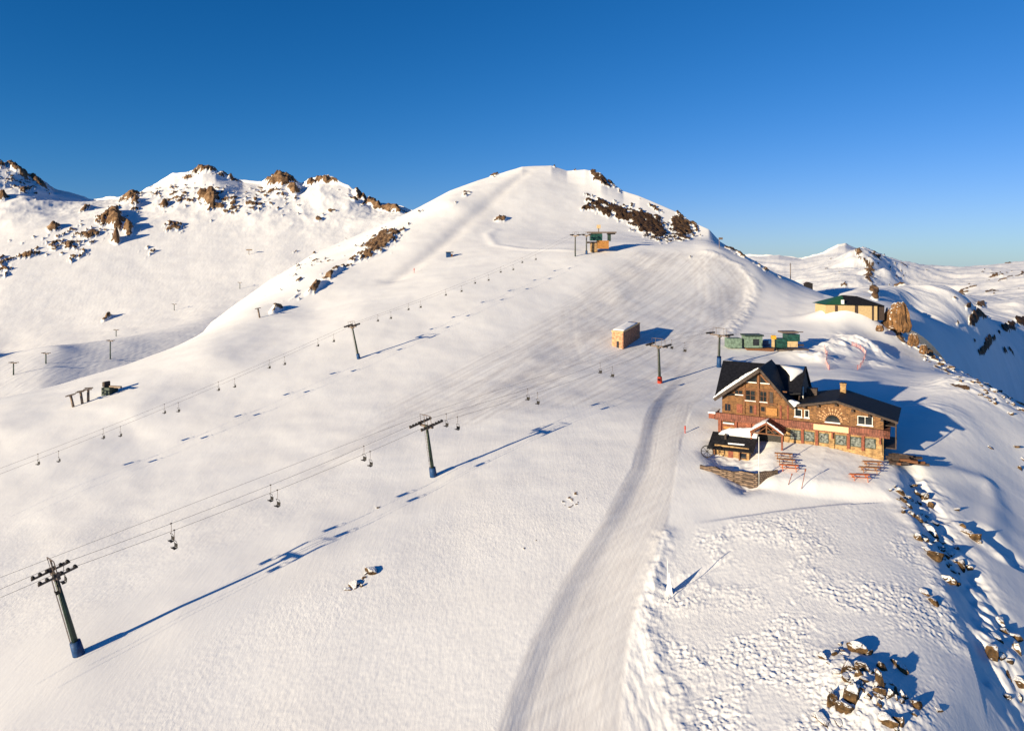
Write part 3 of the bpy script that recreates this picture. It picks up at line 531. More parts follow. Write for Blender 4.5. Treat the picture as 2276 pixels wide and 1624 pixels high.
def rock_material(nm="snow_dusted_brown_rock", k=1.0, kr=1.0):
    m = bpy.data.materials.new(nm); m.use_nodes = True; n = m.node_tree; b = n.nodes["Principled BSDF"]; L = n.links.new
    tc = n.nodes.new("ShaderNodeTexCoord"); g = n.nodes.new("ShaderNodeNewGeometry"); oi = n.nodes.new("ShaderNodeObjectInfo")
    va = n.nodes.new("ShaderNodeVectorMath"); va.operation = 'ADD'; L(tc.outputs["Object"], va.inputs[0]); L(oi.outputs["Location"], va.inputs[1])
    t = n.nodes.new("ShaderNodeTexNoise"); t.inputs["Scale"].default_value = 1.6; t.inputs["Detail"].default_value = 9; t.inputs["Roughness"].default_value = .65; L(va.outputs[0], t.inputs["Vector"])
    rp = n.nodes.new("ShaderNodeValToRGB"); e = rp.color_ramp.elements; e.new(.5); e.new(.6)
    for i, (p, c) in enumerate([(.30, (.018, .012, .009)), (.45, (.06, .036, .02)), (.58, (.13, .075, .036)), (.75, (.23, .15, .085))]): e[i].position = p; e[i].color = (c[0] * k * kr, c[1] * k, c[2] * k * .9, 1)
    L(t.outputs[0], rp.inputs[0])
    sx = n.nodes.new("ShaderNodeSeparateXYZ"); L(g.outputs["Normal"], sx.inputs[0])
    t2 = n.nodes.new("ShaderNodeTexNoise"); t2.inputs["Scale"].default_value = 1.1; t2.inputs["Detail"].default_value = 4; L(va.outputs[0], t2.inputs["Vector"])
    f = math_n(n, 'MULTIPLY_ADD', math_n(n, 'ADD', sx.outputs[2], math_n(n, 'MULTIPLY', math_n(n, 'SUBTRACT', t2.outputs[0], .5), 1.3)), 9.0, -5.6, clamp=True)
    mx = n.nodes.new("ShaderNodeMix"); mx.data_type = 'RGBA'; L(f, mx.inputs[0]); L(rp.outputs[0], mx.inputs[6]); mx.inputs[7].default_value = (.84, .84, .85, 1)
    L(mx.outputs[2], b.inputs["Base Color"]); b.inputs["Roughness"].default_value = .85; b.inputs["Specular IOR Level"].default_value = .2
    t3 = n.nodes.new("ShaderNodeTexNoise"); t3.inputs["Scale"].default_value = 3; t3.inputs["Detail"].default_value = 9; t3.inputs["Roughness"].default_value = .7; L(va.outputs[0], t3.inputs["Vector"])
    bp = n.nodes.new("ShaderNodeBump"); bp.inputs["Strength"].default_value = .8; bp.inputs["Distance"].default_value = .25; L(t3.outputs[0], bp.inputs["Height"]); L(bp.outputs[0], b.inputs["Normal"])
    return m
M['rock'] = rock_material(); M['crag'] = rock_material("orange_brown_rock", 1.5, 1.1)
rng = random.Random(7)

# ---------------------------------------------------------------- the lodge
LZ = CZ - 35.5
lodge = empty("ski_lodge", (40.3, 137.0, LZ), math.atan2(-.495, .868), "large stone and timber ski lodge with black gabled roofs", "lodge")
def window(x0, x1, z0, z1, y=0.0, mull=1, gm='glass', sill=True, frame=None, bars=0, name="window"):
    f = MB(); t = .09; fr = frame or M['timber']
    f.box(x0, x1, y - .08, y + .06, z0, z0 + t).box(x0, x1, y - .08, y + .06, z1 - t, z1).box(x0, x0 + t, y - .08, y + .06, z0 + t, z1 - t).box(x1 - t, x1, y - .08, y + .06, z0 + t, z1 - t)
    for k in range(1, mull + 1):
        x = x0 + (x1 - x0) * k / (mull + 1); f.box(x - .035, x + .035, y - .07, y + .05, z0 + t, z1 - t)
    for k in range(1, bars + 1):
        zz = z0 + (z1 - z0) * k / (bars + 1); f.box(x0 + t, x1 - t, y - .065, y + .045, zz - .03, zz + .03)
    fo = f.build(name, fr, lodge)
    MB().box(x0 + t, x1 - t, y - .03, y + .03, z0 + t, z1 - t).build("pane", M[gm], fo)
    if sill: MB().box(x0 - .12, x1 + .12, y - .22, y + .02, z0 - .16, z0 - .004).build("sill", M['white'], fo)
    return fo
# walls
MB().box(.4, 12.9, .02, 19, -3, 4.36).build("red_stone_wall", M['red'], lodge)
MB().box(12.9, 29.2, 0, 12, -3.2, 4.36).build("lower_wall", M['pale'], lodge)
gw = MB().prism([(1.2, 4.36), (14.2, 4.36), (14.2, 8.3), (8.45, 14.8), (1.2, 9.1)], 0, 11.9); gw.build("gable_wall", M['log'], lodge)
MB().prism([(1.2, 4.36), (14.8, 4.36), (14.8, 9.0), (1.2, 9.0)], 11.92, 19).prism([(14.21, 4.36), (14.9, 4.36), (14.9, 8.6), (14.21, 8.6)], 2.0, 11.9).build("rear_wall", M['log'], lodge)
MB().add([(14.95, 2, 8.2), (14.95, 19, 8.2), (14.95, 12, 13.9), (14.7, 2, 8.2), (14.7, 19, 8.2), (14.7, 12, 13.9)], [(0, 1, 2), (5, 4, 3), (0, 3, 4, 1), (1, 4, 5, 2), (2, 5, 3, 0)]).build("side_gable", M['fascia'], lodge)
MB().prism([(14.21, 4.36), (29.2, 4.36), (29.2, 7.85), (21.7, 9.85), (14.21, 8.3)], .01, 1.9).prism([(14.92, 4.36), (29.2, 4.36), (29.2, 7.85), (21.7, 9.85), (14.92, 8.4)], 1.91, 12).build("upper_wall", M['upstone'], lodge)
MB().box(-.05, 13.4, -.75, -.003, 4.34, 5.72).box(13.4, 30.2, -.75, -.003, 4.34, 5.72).box(29.205, 30.2, -.75, 10.5, 4.34, 5.72).build("balcony", M['band'], lodge)
MB().box(-1.2, -.055, -.9, 3.2, 4.5, 5.5).build("balcony_end", M['timber_red'], lodge); MB().box(-1.3, .1, -1.0, 3.3, 5.505, 5.8).build("balcony_snow", M['snow'], lodge)
MB().box(29.205, 31.2, 1.0, 10, 2.2, 2.4).box(31.0, 31.2, 1.0, 1.2, 2.4, 6.9).box(31.0, 31.2, 5, 5.2, 2.4, 6.9).box(29.25, 31.2, .9, 10, 6.2, 6.35).build("side_balcony", M['fascia'], lodge)
# roofs
mz = lambda v: 14.2 - .377 * abs(12 - v) if v <= 12 else 14.2 - .62 * (v - 12)
mr = MB()
mr.quadslab([(-1.35, 12, 14.2), (15.2, 12, 14.2), (15.35, 3.6, 9.15 + 0.0), (-1.0, -1.0, 9.3)], .02) if False else None
mr.add([(-1.35, 12, 14.25), (15.2, 12, 14.25), (15.3, 2.2, 10.5), (.1, -1.0, 9.32), (-1.35, 12, 13.95), (15.2, 12, 13.95), (15.3, 2.2, 10.2), (.1, -1.0, 9.02)],
       [(0, 3, 2), (0, 2, 1), (4, 6, 7), (4, 5, 6), (0, 4, 7, 3), (3, 7, 6, 2), (2, 6, 5, 1)])
mr.quadslab([(-1.35, 12, 14.25), (15.2, 12, 14.25), (15.3, 20, 8.9), (-1.35, 20, 8.9)], .3)
mro = mr.build("main_roof", M['roof'], lodge)
gr = MB(); gr.quadslab([(-.1, -1.3, 8.62), (8.5, -1.3, 15.2), (8.5, 12, 15.2), (-.1, 12, 8.62)], .28); gr.quadslab([(8.5, -1.3, 15.2), (14.6, -1.3, 8.3), (14.6, 12, 8.3), (8.5, 12, 15.2)], .28)
gr.build("gable_roof", M['roof'], lodge)
MB().quadslab([(-.2, -1.42, 8.5), (8.5, -1.42, 15.12), (8.5, -1.3, 15.12), (-.2, -1.3, 8.5)], .55).quadslab([(8.5, -1.42, 15.12), (14.7, -1.42, 8.15), (14.7, -1.3, 8.15), (8.5, -1.3, 15.12)], .4).build("bargeboard", M['fascia'], lodge)
def lumpy(mb, quad, t, nu, nv, seed, edge=.5):   # a lumpy snow layer lying on a sloping quad
    q = [Vector(p) for p in quad]; r = random.Random(seed); n = (q[1] - q[0]).cross(q[3] - q[0]).normalized(); n = n if n.z > 0 else -n
    V = []; F = []
    for j in range(nv + 1):
        for i in range(nu + 1):
            u, v = i / nu, j / nv; p = (q[0] * (1 - u) + q[1] * u) * (1 - v) + (q[3] * (1 - u) + q[2] * u) * v
            e = min(1, 4 * min(u, 1 - u) + .05) * min(1, 4 * min(v, 1 - v) + .05) if edge else 1
            V.append(p + n * (t * (.35 + .65 * e) * (.75 + .5 * r.random())))
    m = len(V)
    for j in range(nv + 1):
        for i in range(nu + 1):
            u, v = i / nu, j / nv; V.append((q[0] * (1 - u) + q[1] * u) * (1 - v) + (q[3] * (1 - u) + q[2] * u) * v + n * .004)
    W_ = nu + 1
    for j in range(nv):
        for i in range(nu): a = j * W_ + i; F.append((a, a + 1, a + W_ + 1, a + W_)); F.append((m + a, m + a + W_, m + a + W_ + 1, m + a + 1))
    for i in range(nu): F.append((i, m + i, m + i + 1, i + 1)); a = nv * W_ + i; F.append((a, a + 1, m + a + 1, m + a))
    for j in range(nv): a = j * W_; F.append((a, a + W_, m + a + W_, m + a)); a = j * W_ + nu; F.append((a, m + a, m + a + W_, a + W_))
    mb.add(V, F, True)
sn = MB(); lumpy(sn, [(-.15, -1.34, 8.63), (8.3, -1.34, 15.08), (8.3, -.75, 15.08), (-.15, -.75, 8.63)], .42, 34, 3, 3); sn.build("roof_snow_edge", M['snow'], lodge); sn = MB()
lumpy(sn, [(13.6, -1.2, 9.45), (14.6, -1.2, 8.33), (15.6, -.4, 8.9), (13.9, .6, 9.3)], .5, 5, 4, 4)
sn.build("roof_snow_edge", M['snow'], lodge)
sn = MB()
def mplane(u, v): return 14.25 - (12 - v) * (14.25 - 10.35) / 9.8
rr = [(10.2, 11.6), (14.9, 11.4), (14.75, 9.6), (13.9, 8.2), (13.2, 6.3), (12.9, 6.1), (12.6, 8.0), (11.6, 9.9)]
c0 = (13.0, 9.9); V = [(c0[0], c0[1], mplane(*c0) + .38)] + [(u, v, mplane(u, v) + .26) for u, v in rr] + [(u, v, mplane(u, v) - .05) for u, v in rr]
n_ = len(rr); sn.add(V, [(0, 1 + i, 1 + (i + 1) % n_) for i in range(n_)] + [(1 + i, 1 + n_ + i, 1 + n_ + (i + 1) % n_, 1 + (i + 1) % n_) for i in range(n_)], True)
sn.build("roof_snow_patch", M['snow'], lodge)
wr = MB(); wr.quadslab([(14.0, -.95, 8.72), (21.7, -.95, 10.28), (21.9, 12.5, 10.28), (14.0, 12.5, 8.72)], .28); wr.quadslab([(21.7, -.95, 10.28), (31.5, -.95, 7.55), (31.9, 12.5, 7.55), (21.9, 12.5, 10.28)], .28)
wr.build("wing_roof", M['roof'], lodge)
MB().quadslab([(14.9, -1.05, 8.75), (21.7, -1.05, 10.22), (21.7, -.952, 10.22), (14.9, -.952, 8.75)], .36).quadslab([(21.7, -1.05, 10.22), (31.5, -1.05, 7.48), (31.5, -.952, 7.48), (21.7, -.952, 10.22)], .36).build("wing_bargeboard", M['fascia'], lodge)
ch = MB().box(21.6, 22.6, 8.6, 9.6, 9.2, 11.7).box(21.5, 22.7, 8.5, 9.7, 11.7, 11.9).build("chimney", M['pale'], lodge)
MB().box(21.75, 22.0, 8.8, 9.4, 11.902, 12.1).box(22.2, 22.45, 8.8, 9.4, 11.902, 12.1).build("chimney_pot", M['dark'], ch)
MB().box(15.7, 17.6, 7.5, 9.2, 8.6, 10.6).build("roof_housing", M['fascia'], lodge); MB().tube([(15.35, 5.2, 8.6), (15.35, 5.2, 11.2)], .16, 8).build("stove_pipe", M['pole'], lodge)
# timber frame on the gable
tf = MB(); tf.box(7.9, 8.25, -.3, -.004, 5.72, 14.3); tf.box(3.6, 13.2, -.22, -.005, 10.75, 11.0); tf.box(5.35, 5.58, -.2, -.006, 5.9, 11.9); tf.box(9.65, 9.95, -.2, -.006, 7.9, 10.75); tf.box(5.4, 11.5, -.24, -.007, 8.25, 8.5)
tf.quadslab([(4.2, -.2, 11.5), (8.1, -.2, 14.4), (8.1, -.01, 14.4), (4.2, -.01, 11.5)], .3); tf.quadslab([(8.1, -.2, 14.4), (12.3, -.2, 9.6), (12.3, -.01, 9.6), (8.1, -.01, 14.4)], .3)
tf.build("timber_frame", M['timber'], lodge)
for x0, x1, z0, z1, mu, ba in ((3.6, 5.15, 9.6, 10.45, 1, 0), (5.65, 7.5, 8.62, 10.6, 1, 1), (7.75 + .55, 9.6, 8.62, 10.6, 1, 1)): window(x0, x1, z0, z1, -.02, mu, bars=ba)
for tri in (((5.9, 12.25), (7.75, 12.25), (7.75, 13.6)), ((8.4, 12.25), (10.1, 12.25), (8.4, 13.6))):
    fo = MB().prism(tri, -.06, .02).build("window", M['glass'], lodge); x0 = min(p[0] for p in tri); x1 = max(p[0] for p in tri)
    MB().box(x0, x1, -.22, -.062, 12.06, 12.22).build("sill", M['white'], fo)
MB().box(10.1, 10.75, -.12, -.002, 8.1, 10.6).build("shutter", M['fascia'], lodge)
window(1.7, 2.9, 6.1, 7.6, -.02, 1, sill=False); window(3.1, 3.9, 6.1, 7.6, -.02, 0, sill=False, gm='glass') if False else None
window(6.35, 7.05, 6.1, 7.7, -.02, 0, sill=False); window(8.45, 9.3, 6.7, 7.7, -.02, 0, sill=False)
MB().box(9.5, 11.5, -.35, -.004, 6.2, 7.6).build("timber_panel", M['timber_orange'], lodge)
for a in ((4.0, 5.1, -.1, -.003, 6.0, 7.7), (7.2, 7.7, -.1, -.003, 6.0, 7.8), (11.9, 12.25, -.15, -.003, 5.75, 8.2), (13.2, 13.5, -.15, -.003, 5.75, 8.4)): MB().box(*a).build("wall_post", M['timber_red'], lodge)
# wing windows
window(14.55, 15.8, 6.45, 7.85, -.02, 0, frame=M['white']); window(16.25, 17.05, 6.45, 7.85, -.02, 0, frame=M['white']); window(25.1, 27.5, 6.2, 7.75, -.02, 1, frame=M['white'])
ar = [(21 + 1.2 * math.cos(math.pi * k / 14), 6.15 + 1.2 * math.sin(math.pi * k / 14)) for k in range(15)]
fo = MB().prism(ar, -.08, .02).build("arch_window", M['glass'], lodge)
MB().box(19.7, 22.3, -.28, -.082, 5.93, 6.12).build("sill", M['white'], fo)
sb = MB()
for k in range(13):
    a = math.pi * (k + .5) / 13
    for r0, r1, wd in ((1.3, 1.6, .12), (1.85, 2.1 + .25 * (k % 2), .13), (2.5, 2.65, .10)):
        if r0 > 1.8 and rng.random() < .3: continue
        if r0 > 2.7 and k % 3 == 0 or 6.15 + r1 * math.sin(a) > 9.4 and False: continue
        c, s_ = math.cos(a), math.sin(a); r1 += .2 * rng.random()
        P = [(21 + c * r0 - s_ * wd * .7, 6.2 + s_ * r0 + c * wd * .7), (21 + c * r1 - s_ * wd, 6.2 + s_ * r1 + c * wd), (21 + c * r1 + s_ * wd, 6.2 + s_ * r1 - c * wd), (21 + c * r0 + s_ * wd * .7, 6.2 + s_ * r0 - c * wd * .7)]
        sb.prism(P, -.07, -.002)
sb.build("stone_sunburst", M['sun'], lodge)
for x, zt in ((16.3, 9.0), (18.6, 9.45), (21.6, 9.95), (24.3, 9.2), (27.0, 8.5), (29.0, 8.0)): MB().box(x - .2, x + .2, -.85, -.003, zt - .75, zt - .38).build("beam_end", M['fascia'], lodge)
# shop front
for x0, x1 in ((13.75, 15.6), (16.2, 17.95), (18.75, 20.35), (21.45, 23.3), (23.95, 25.7), (26.25, 28.0)): window(x0, x1, 2.1, 3.9, -.02, 0, 'glassp', sill=False, frame=M['green'])
for x in (15.9, 18.35, 23.62, 25.97): MB().box(x - .24, x + .24, -.32, -.003, 1.6, 4.335).build("pillar", M['timber_red'], lodge)
for x in (13.1, 20.9, 28.6): MB().box(x - .42, x + .42, -.25, -.003, 1.2, 4.335).build("stone_pillar", M['pale'], lodge)
for x in (12.75, 21.0, 28.7): MB().box(x - .13, x + .13, -.72, -.253, 3.2, 4.3).build("bracket", M['timber_red'], lodge)
MB().box(17.9, 23.7, -1.0, -.755, 4.6, 5.62).build("sign_board", M['sign'], lodge)
for x in (.9, 3.9, 6.6): MB().box(x - .2, x + .2, -.3, .015, -1, 4.335).build("pilaster", M['timber_red'], lodge)
window(1.3, 3.6, 3.5, 4.15, .0, 0, sill=False); MB().box(1.4, 3.5, -.16, -.085, 3.62, 3.85).build("white_awning", M['white'], lodge)
MB().box(1.5, 3.6, -.05, .015, 1.2, 3.1).build("timber_door", M['timber_orange'], lodge)
# porch
pr = MB(); pr.quadslab([(7.3, -4.8, 3.75), (10.3, -4.8, 5.75), (10.3, -.76, 5.75), (7.3, -.76, 3.75)], .18); pr.quadslab([(10.3, -4.8, 5.75), (13.3, -4.8, 3.75), (13.3, -.76, 3.75), (10.3, -.76, 5.75)], .18)
po = pr.build("porch_roof", M['timber_red'], lodge)
sn = MB(); lumpy(sn, [(7.25, -4.85, 3.77), (10.25, -4.85, 5.77), (10.25, -.9, 5.77), (7.25, -.9, 3.77)], .3, 10, 8, 11); lumpy(sn, [(10.35, -4.85, 5.77), (13.3, -4.85, 3.8), (13.3, -4.3, 3.8), (10.35, -4.3, 5.77)], .25, 10, 2, 12); sn.build("porch_snow", M['snow'], po)
tr_ = MB().box(7.4, 13.2, -4.75, -4.55, 3.5, 3.72).box(10.18, 10.42, -4.75, -4.55, 3.72, 5.5)
for a, b in (((7.8, 3.75), (10.3, 5.45)), ((12.8, 3.75), (10.3, 5.45)), ((8.9, 3.75), (10.25, 4.9)), ((11.7, 3.75), (10.35, 4.9))): tr_.tube([(a[0], -4.65, a[1]), (b[0], -4.65, b[1])], .09, 6)
tr_.build("porch_truss", M['timber'], lodge)
for x in (7.6, 13.0): MB().box(x - .15, x + .15, -4.75, -4.45, .2, 3.495).build("porch_post", M['timber_red'], lodge)
MB().box(8.0, 12.4, -.9, -.755, .4, 3.4).build("doorway", M['dark'], lodge)
MB().box(7.4, 7.6, -4.4, -.76, .3, 3.4).build("porch_side_wall", M['fascia'], lodge)

# ---------------------------------------------------------------- shed in front of the lodge
shed = empty("shed", lodge.matrix_basis @ Vector((4.6, -6, 0)), lodge.rotation_euler.z, "low stone shed with a black sloping roof, in front of the lodge's left end", "shed")
MB().box(-3.1, 3.1, -1.4, 1.9, -2.6, 1.2).build("wall", M['pale'], shed)
rf = MB().quadslab([(-4.3, -2.1, .55), (4.0, -2.1, .75), (4.0, 2.3, 2.9), (-4.3, 2.3, 2.7)], .22).build("roof", M['roof'], shed)
sn = MB(); lumpy(sn, [(-3.0, 1.5, 2.4), (4.0, 1.3, 2.5), (4.2, 3.6, 3.9), (-2.4, 3.0, 2.95)], .75, 14, 5, 21); lumpy(sn, [(-.8, -.6, 1.36), (2.1, -.55, 1.45), (2.2, -.2, 1.62), (-.9, -.25, 1.52)], .12, 12, 2, 22); sn.build("roof_snow", M['snow'], rf)
for a in ((-3.2, -2.9, -2.0, -1.8, -2.4, .5), (1.4, 1.6, -2.0, -1.8, -2.4, .6)): MB().box(*a).build("roof_post", M['timber'], shed)
fo = MB().box(1.3, 2.7, -1.47, -1.405, -.8, .3).build("window", M['timber'], shed); MB().box(1.4, 2.6, -1.5, -1.472, -.7, .2).build("pane", M['glass'], fo)
MB().box(-.6, .3, -1.46, -1.405, -1.6, .4).build("door", M['timber_red'], shed)
MB().box(-1.7, -1.35, .4, .9, 1.9, 2.9).build("flue", M['fascia'], shed)

# ---------------------------------------------------------------- chairlifts
def axis_frame(base, top, along):
    z = (top - base).normalized(); y = (along - z * along.dot(z)).normalized(); x = y.cross(z)
    m = Matrix((x, y, z)).transposed().to_4x4(); m.translation = base; return m
def lift_tower(base, top, along, gauge, train, pad, label, group, small=False, pad_h=1.7):
    H = (top - base).length; t = empty("lift_tower", None, 0, label, "lift tower", group, M=axis_frame(base, top, along))
    r = .34 if not small else .28
    MB().tube([(0, 0, -1.0), (0, 0, H * .5), (0, 0, H)], r * 1.12, 14, r * .72).build("pole", M['green'], t)
    if pad:
        p = MB().tube([(0, 0, -.3), (0, 0, pad_h * .5), (0, 0, pad_h)], r * 2.0, 12, r * 1.75); p.build("base_padding", M[pad], t)
    c = MB().box(-gauge / 2 - .15, gauge / 2 + .15, -.17, .17, H - .35, H - .02); c.box(-.5, .5, -.3, .3, H - .7, H - .36); c.build("crossarm", M['steel'], t)
    for sx in (-1, 1):
        x = sx * gauge / 2; s = MB().box(x - .09, x + .09, -train / 2, train / 2, H - .02, H + .2)
        s.box(x - .16, x + .16, -.3, .3, H + .2, H + .45)
        tr = s.build("sheave_train", M['steel'], t)
        n = max(4, int(train / .62)); w_ = MB()
        for k in range(n):
            y = -train / 2 + .25 + (train - .5) * k / (n - 1)
            w_.tube([(x - .16 * 1.2, y, H + .28), (x + .16 * 1.2, y, H + .28)], .2, 10)
        w_.build("sheaves", M['dark'], tr)
    f = MB()
    for sx in (-1, 1):
        x = sx * gauge * .28; h = 1.9 if not small else 1.4
        f.tube([(x - .55, 0, H), (x - .55, 0, H + h), (x + .55, 0, H + h), (x + .55, 0, H)], .06, 6)
    f.tube([(-gauge * .28, 0, H + (1.9 if not small else 1.4)), (gauge * .28, 0, H + (1.9 if not small else 1.4))], .07, 6)
    f.build("lifting_frame", M['steel'], t)
    l = MB().tube([(-.2, -r - .12, pad_h), (-.2, -r - .1, H - .5)], .03, 5).tube([(.2, -r - .12, pad_h), (.2, -r - .1, H - .5)], .03, 5)
    for k in range(int((H - 2.2) / .6)): l.tube([(-.2, -r - .11, pad_h + .3 + k * .6), (.2, -r - .11, pad_h + .3 + k * .6)], .022, 4)
    l.build("ladder", M['steel'], t)
    w = t.matrix_basis; t["H"] = H
    return t, [w @ Vector((sx * gauge / 2, 0, H + .5)) for sx in (-1, 1)]
def chair_proto():
    t = empty("lift_chair", (0, 0, 0), 0, "chair", "chairlift chair")
    MB().tube([(0, 0, 0), (.12, 0, -.25), (.12, 0, -1.35), (0, 0, -1.6)], .05, 6).box(-.08, .08, -.18, .18, -.08, .1).build("hanger", M['steel'], t)
    f = MB().tube([(-.62, .1, -1.62), (.62, .1, -1.62)], .045, 6)
    for s in (-.62, .62): f.tube([(s, .1, -1.62), (s, .38, -2.2), (s, .3, -2.75), (s, -.35, -2.85), (s, -.4, -2.55)], .045, 6)
    f.build("frame", M['dark'], t)
    MB().box(-.6, .6, -.35, .25, -2.82, -2.7).build("seat", M['dark'], t); MB().cbox((0, .34, -2.4), (1.2, .09, .6), 0, .1).build("backrest", M['dark'], t)
    return t
CH = chair_proto(); used_ch = [False]
def rope(pts_list, name, label, group, r=.022, sag=.012):
    P = []
    for a, b in zip(pts_list[:-1], pts_list[1:]):
        n = 14
        for k in range(n): u = k / n; P.append(a.lerp(b, u) - Vector((0, 0, 1)) * (4 * sag * (a - b).length * u * (1 - u)))
    P.append(pts_list[-1])
    tag(MB().tube(P, r, 6).build(name, M['rope']), label, "cable", group); return P
def at_px(P, px):                             # point of a rope as it crosses a given bearing
    g = [CX + F * p.x / p.y for p in P]
    for i in range(len(P) - 1):
        if (g[i] - px) * (g[i + 1] - px) <= 0:
            lo, hi = 0., 1.
            for _ in range(24):
                m = (lo + hi) / 2; q = P[i].lerp(P[i + 1], m)
                if (CX + F * q.x / q.y - px) * (g[i] - px) > 0: lo = m
                else: hi = m
            return P[i].lerp(P[i + 1], lo)
    return None
def hang_chairs(P, pxs, along, labels, group, s=1.0):
    for px, lb in zip(pxs, labels):
        q = at_px(P, px)
        if q is None: continue
        if not used_ch[0]: c = CH; used_ch[0] = True
        else: c = copy_tree(CH)
        c.location = q; c.rotation_euler = (0, 0, math.atan2(-along.x, along.y) + rng.uniform(-.12, .12)); c.scale = (s, s, min(1, s * 1.3)); tag(c, lb, "chairlift chair", group)
# front lift
B1 = [A.at(175, 1453), A.at(963, 1058), A.at(1466, 851), A.at(1597, 816)]
al = (B1[3] - B1[0]); al.z = 0; al.normalize()
lean = [(-.215, -.10), (-.115, -.13), (-.045, -.06), (0.02, -.02)]
lab = ["dark green lift tower with blue padding, lowest and nearest, by the left edge",
       "dark green lift tower with blue padding, alone in mid slope left of the road",
       "dark green lift tower with red padding, just left of the lodge's roof",
       "dark green lift tower with blue padding, standing directly behind the lodge's black roof"]
ends = []
for i, b in enumerate(B1):
    H = (10.4, 9.9, 10.2, 9.6)[i]; tp = b + Vector((lean[i][0] * H, lean[i][1] * H, H * .98))
    d = (B1[min(i + 1, 3)] - B1[max(i - 1, 0)]).normalized()
    t, e = lift_tower(b, tp, d, (3.0, 3.2, 5.2, 6.4)[i], (4.2, 5.2, 4.0, 4.0)[i], ('blue', 'blue', 'redpad', 'blue')[i], lab[i], "towers of the front chairlift", pad_h=(1.7, 1.7, 1.7, 3.2)[i]); ends.append(e)
left_end = [ends[0][k] + (ends[0][k] - ends[1][k]) * .62 for k in (0, 1)]
ST = A.at(1745, 779)
right_end = [Vector((ST.x - 3.0 * al.y + 6 * s_ * al.y - 0 * al.x, ST.y + 3.0 * al.x - 6 * s_ * al.x, ST.z + 5.2)) for s_ in (0, 1)]
ropesP = []
for k, nm in ((0, "left"), (1, "right")):
    ropesP.append(rope([left_end[k]] + [e[k] for e in ends] + [right_end[k]], "haul_rope", "%s-hand haul rope of the front chairlift" % nm, "haul ropes"))
tag(MB().tube([p + Vector((0, 0, 1.6)) for p in [left_end[0].lerp(left_end[1], .5)] + [e[0].lerp(e[1], .5) for e in ends]], .02, 5).build("signal_cable", M['rope']), "thin signal cable strung along the tops of the front lift's towers", "cable")
ordw = ["first", "second", "third", "fourth", "fifth", "sixth", "seventh", "eighth", "ninth", "tenth", "eleventh", "twelfth", "thirteenth", "fourteenth", "fifteenth", "sixteenth"]
def clabels(n, side, lift): return ["empty dark chair on the %s rope of the %s chairlift, %s from the left" % (side, lift, ordw[i]) for i in range(n)]
cp = [141, 380, 601, 808, 991, 1172, 1333, 1492]; cq = [128, 387, 616, 822, 1016, 1194, 1360, 1521]
hang_chairs(ropesP[0], cp, al, clabels(len(cp), "left-hand", "front"), "chairs of the front chairlift", .66)
hang_chairs(ropesP[1], cq, al, clabels(len(cq), "right-hand", "front"), "chairs of the front chairlift", .66)
# second lift, further up the hill
T2 = A.at(797, 797); T3 = A.at(1278, 570); T4 = A.at(1303, 565)
al2 = T3 - T2; al2.z = 0; al2.normalize(); dd = (T3 - T2).normalized(); e2 = []
for i, (b, px_l, lb) in enumerate(((T2, -.19, "slim lift tower with a dark blue foot, alone on open snow left of centre"), (T3, 0.0, "grey lift tower nearest the downhill end of the hilltop lift station"), (T4, 0.0, "grey lift tower with a blue foot, under the beam of the hilltop lift station"))):
    H = (9.7, 9.6, 8.8)[i]; t, e = lift_tower(b, b + Vector((px_l * H, -.05 * H, H)), dd, (3.2, 3.6, 3.6)[i], 3.4, ('blue', None, 'blue')[i], lb, "towers of the upper chairlift", small=True, pad_h=(1.5, 1.2, 1.6)[i]); e2.append(e)
le2 = [e2[0][k] - dd * 112 for k in (0, 1)]
for k in (0, 1): le2[k].z = A.z(le2[k].x, le2[k].y) + 7.5
le2 = [Vector(p) for p in le2]
top2 = [e2[2][k] + al2 * 14 + Vector((0, 0, .6)) for k in (0, 1)]
r2 = []
for k, nm in ((0, "left"), (1, "right")):
    r2.append(rope([le2[k]] + [e[k] for e in e2] + [top2[k]], "haul_rope", "%s-hand haul rope of the upper chairlift" % nm, "haul ropes", r=.02))
hang_chairs(r2[0], [84, 229, 365, 485, 598, 706, 839, 907, 990, 1055, 1112, 1160], al2, clabels(12, "left-hand", "upper"), "chairs of the upper chairlift", .58)
hang_chairs(r2[1], [130, 267, 396, 521, 632, 741, 868, 934, 1025, 1085, 1140, 1190], al2, clabels(12, "right-hand", "upper"), "chairs of the upper chairlift", .58)
# distant lift in the bowl
far = [(30, 833, 27, "slim grey lift tower in the bowl, leftmost of the far three"), (102, 808, 23, "slim grey lift tower in the bowl, second from the left edge"), (245, 798, 41, "tallest grey lift tower in the bowl, on the shaded snow"),
       (387, 690, 14, "tiny lift tower high in the bowl, left of the fold in the slope"), (533, 642, 14, "tiny lift tower high in the bowl, above the fold in the slope"), (258, 748, 15, "tiny lift tower at the upper rim of the shaded hollow")]
ft = []
for px, py, h, lb in far:
    b = B.at(px, py); H = h / F * b.y; t = empty("distant_lift_tower", b, R(-20), lb, "lift tower", "lift towers far off in the bowl"); r_ = .32
    MB().tube([(0, 0, -1), (0, 0, H)], r_, 8, r_ * .8).build("pole", M['green'], t); MB().box(-1.8, 1.8, -.2, .2, H - .3, H).box(-1.9, -1.6, -1.2, 1.2, H, H + .3).box(1.6, 1.9, -1.2, 1.2, H, H + .3).build("crossarm", M['steel'], t)
    ft.append(b + Vector((0, 0, H + .2)))
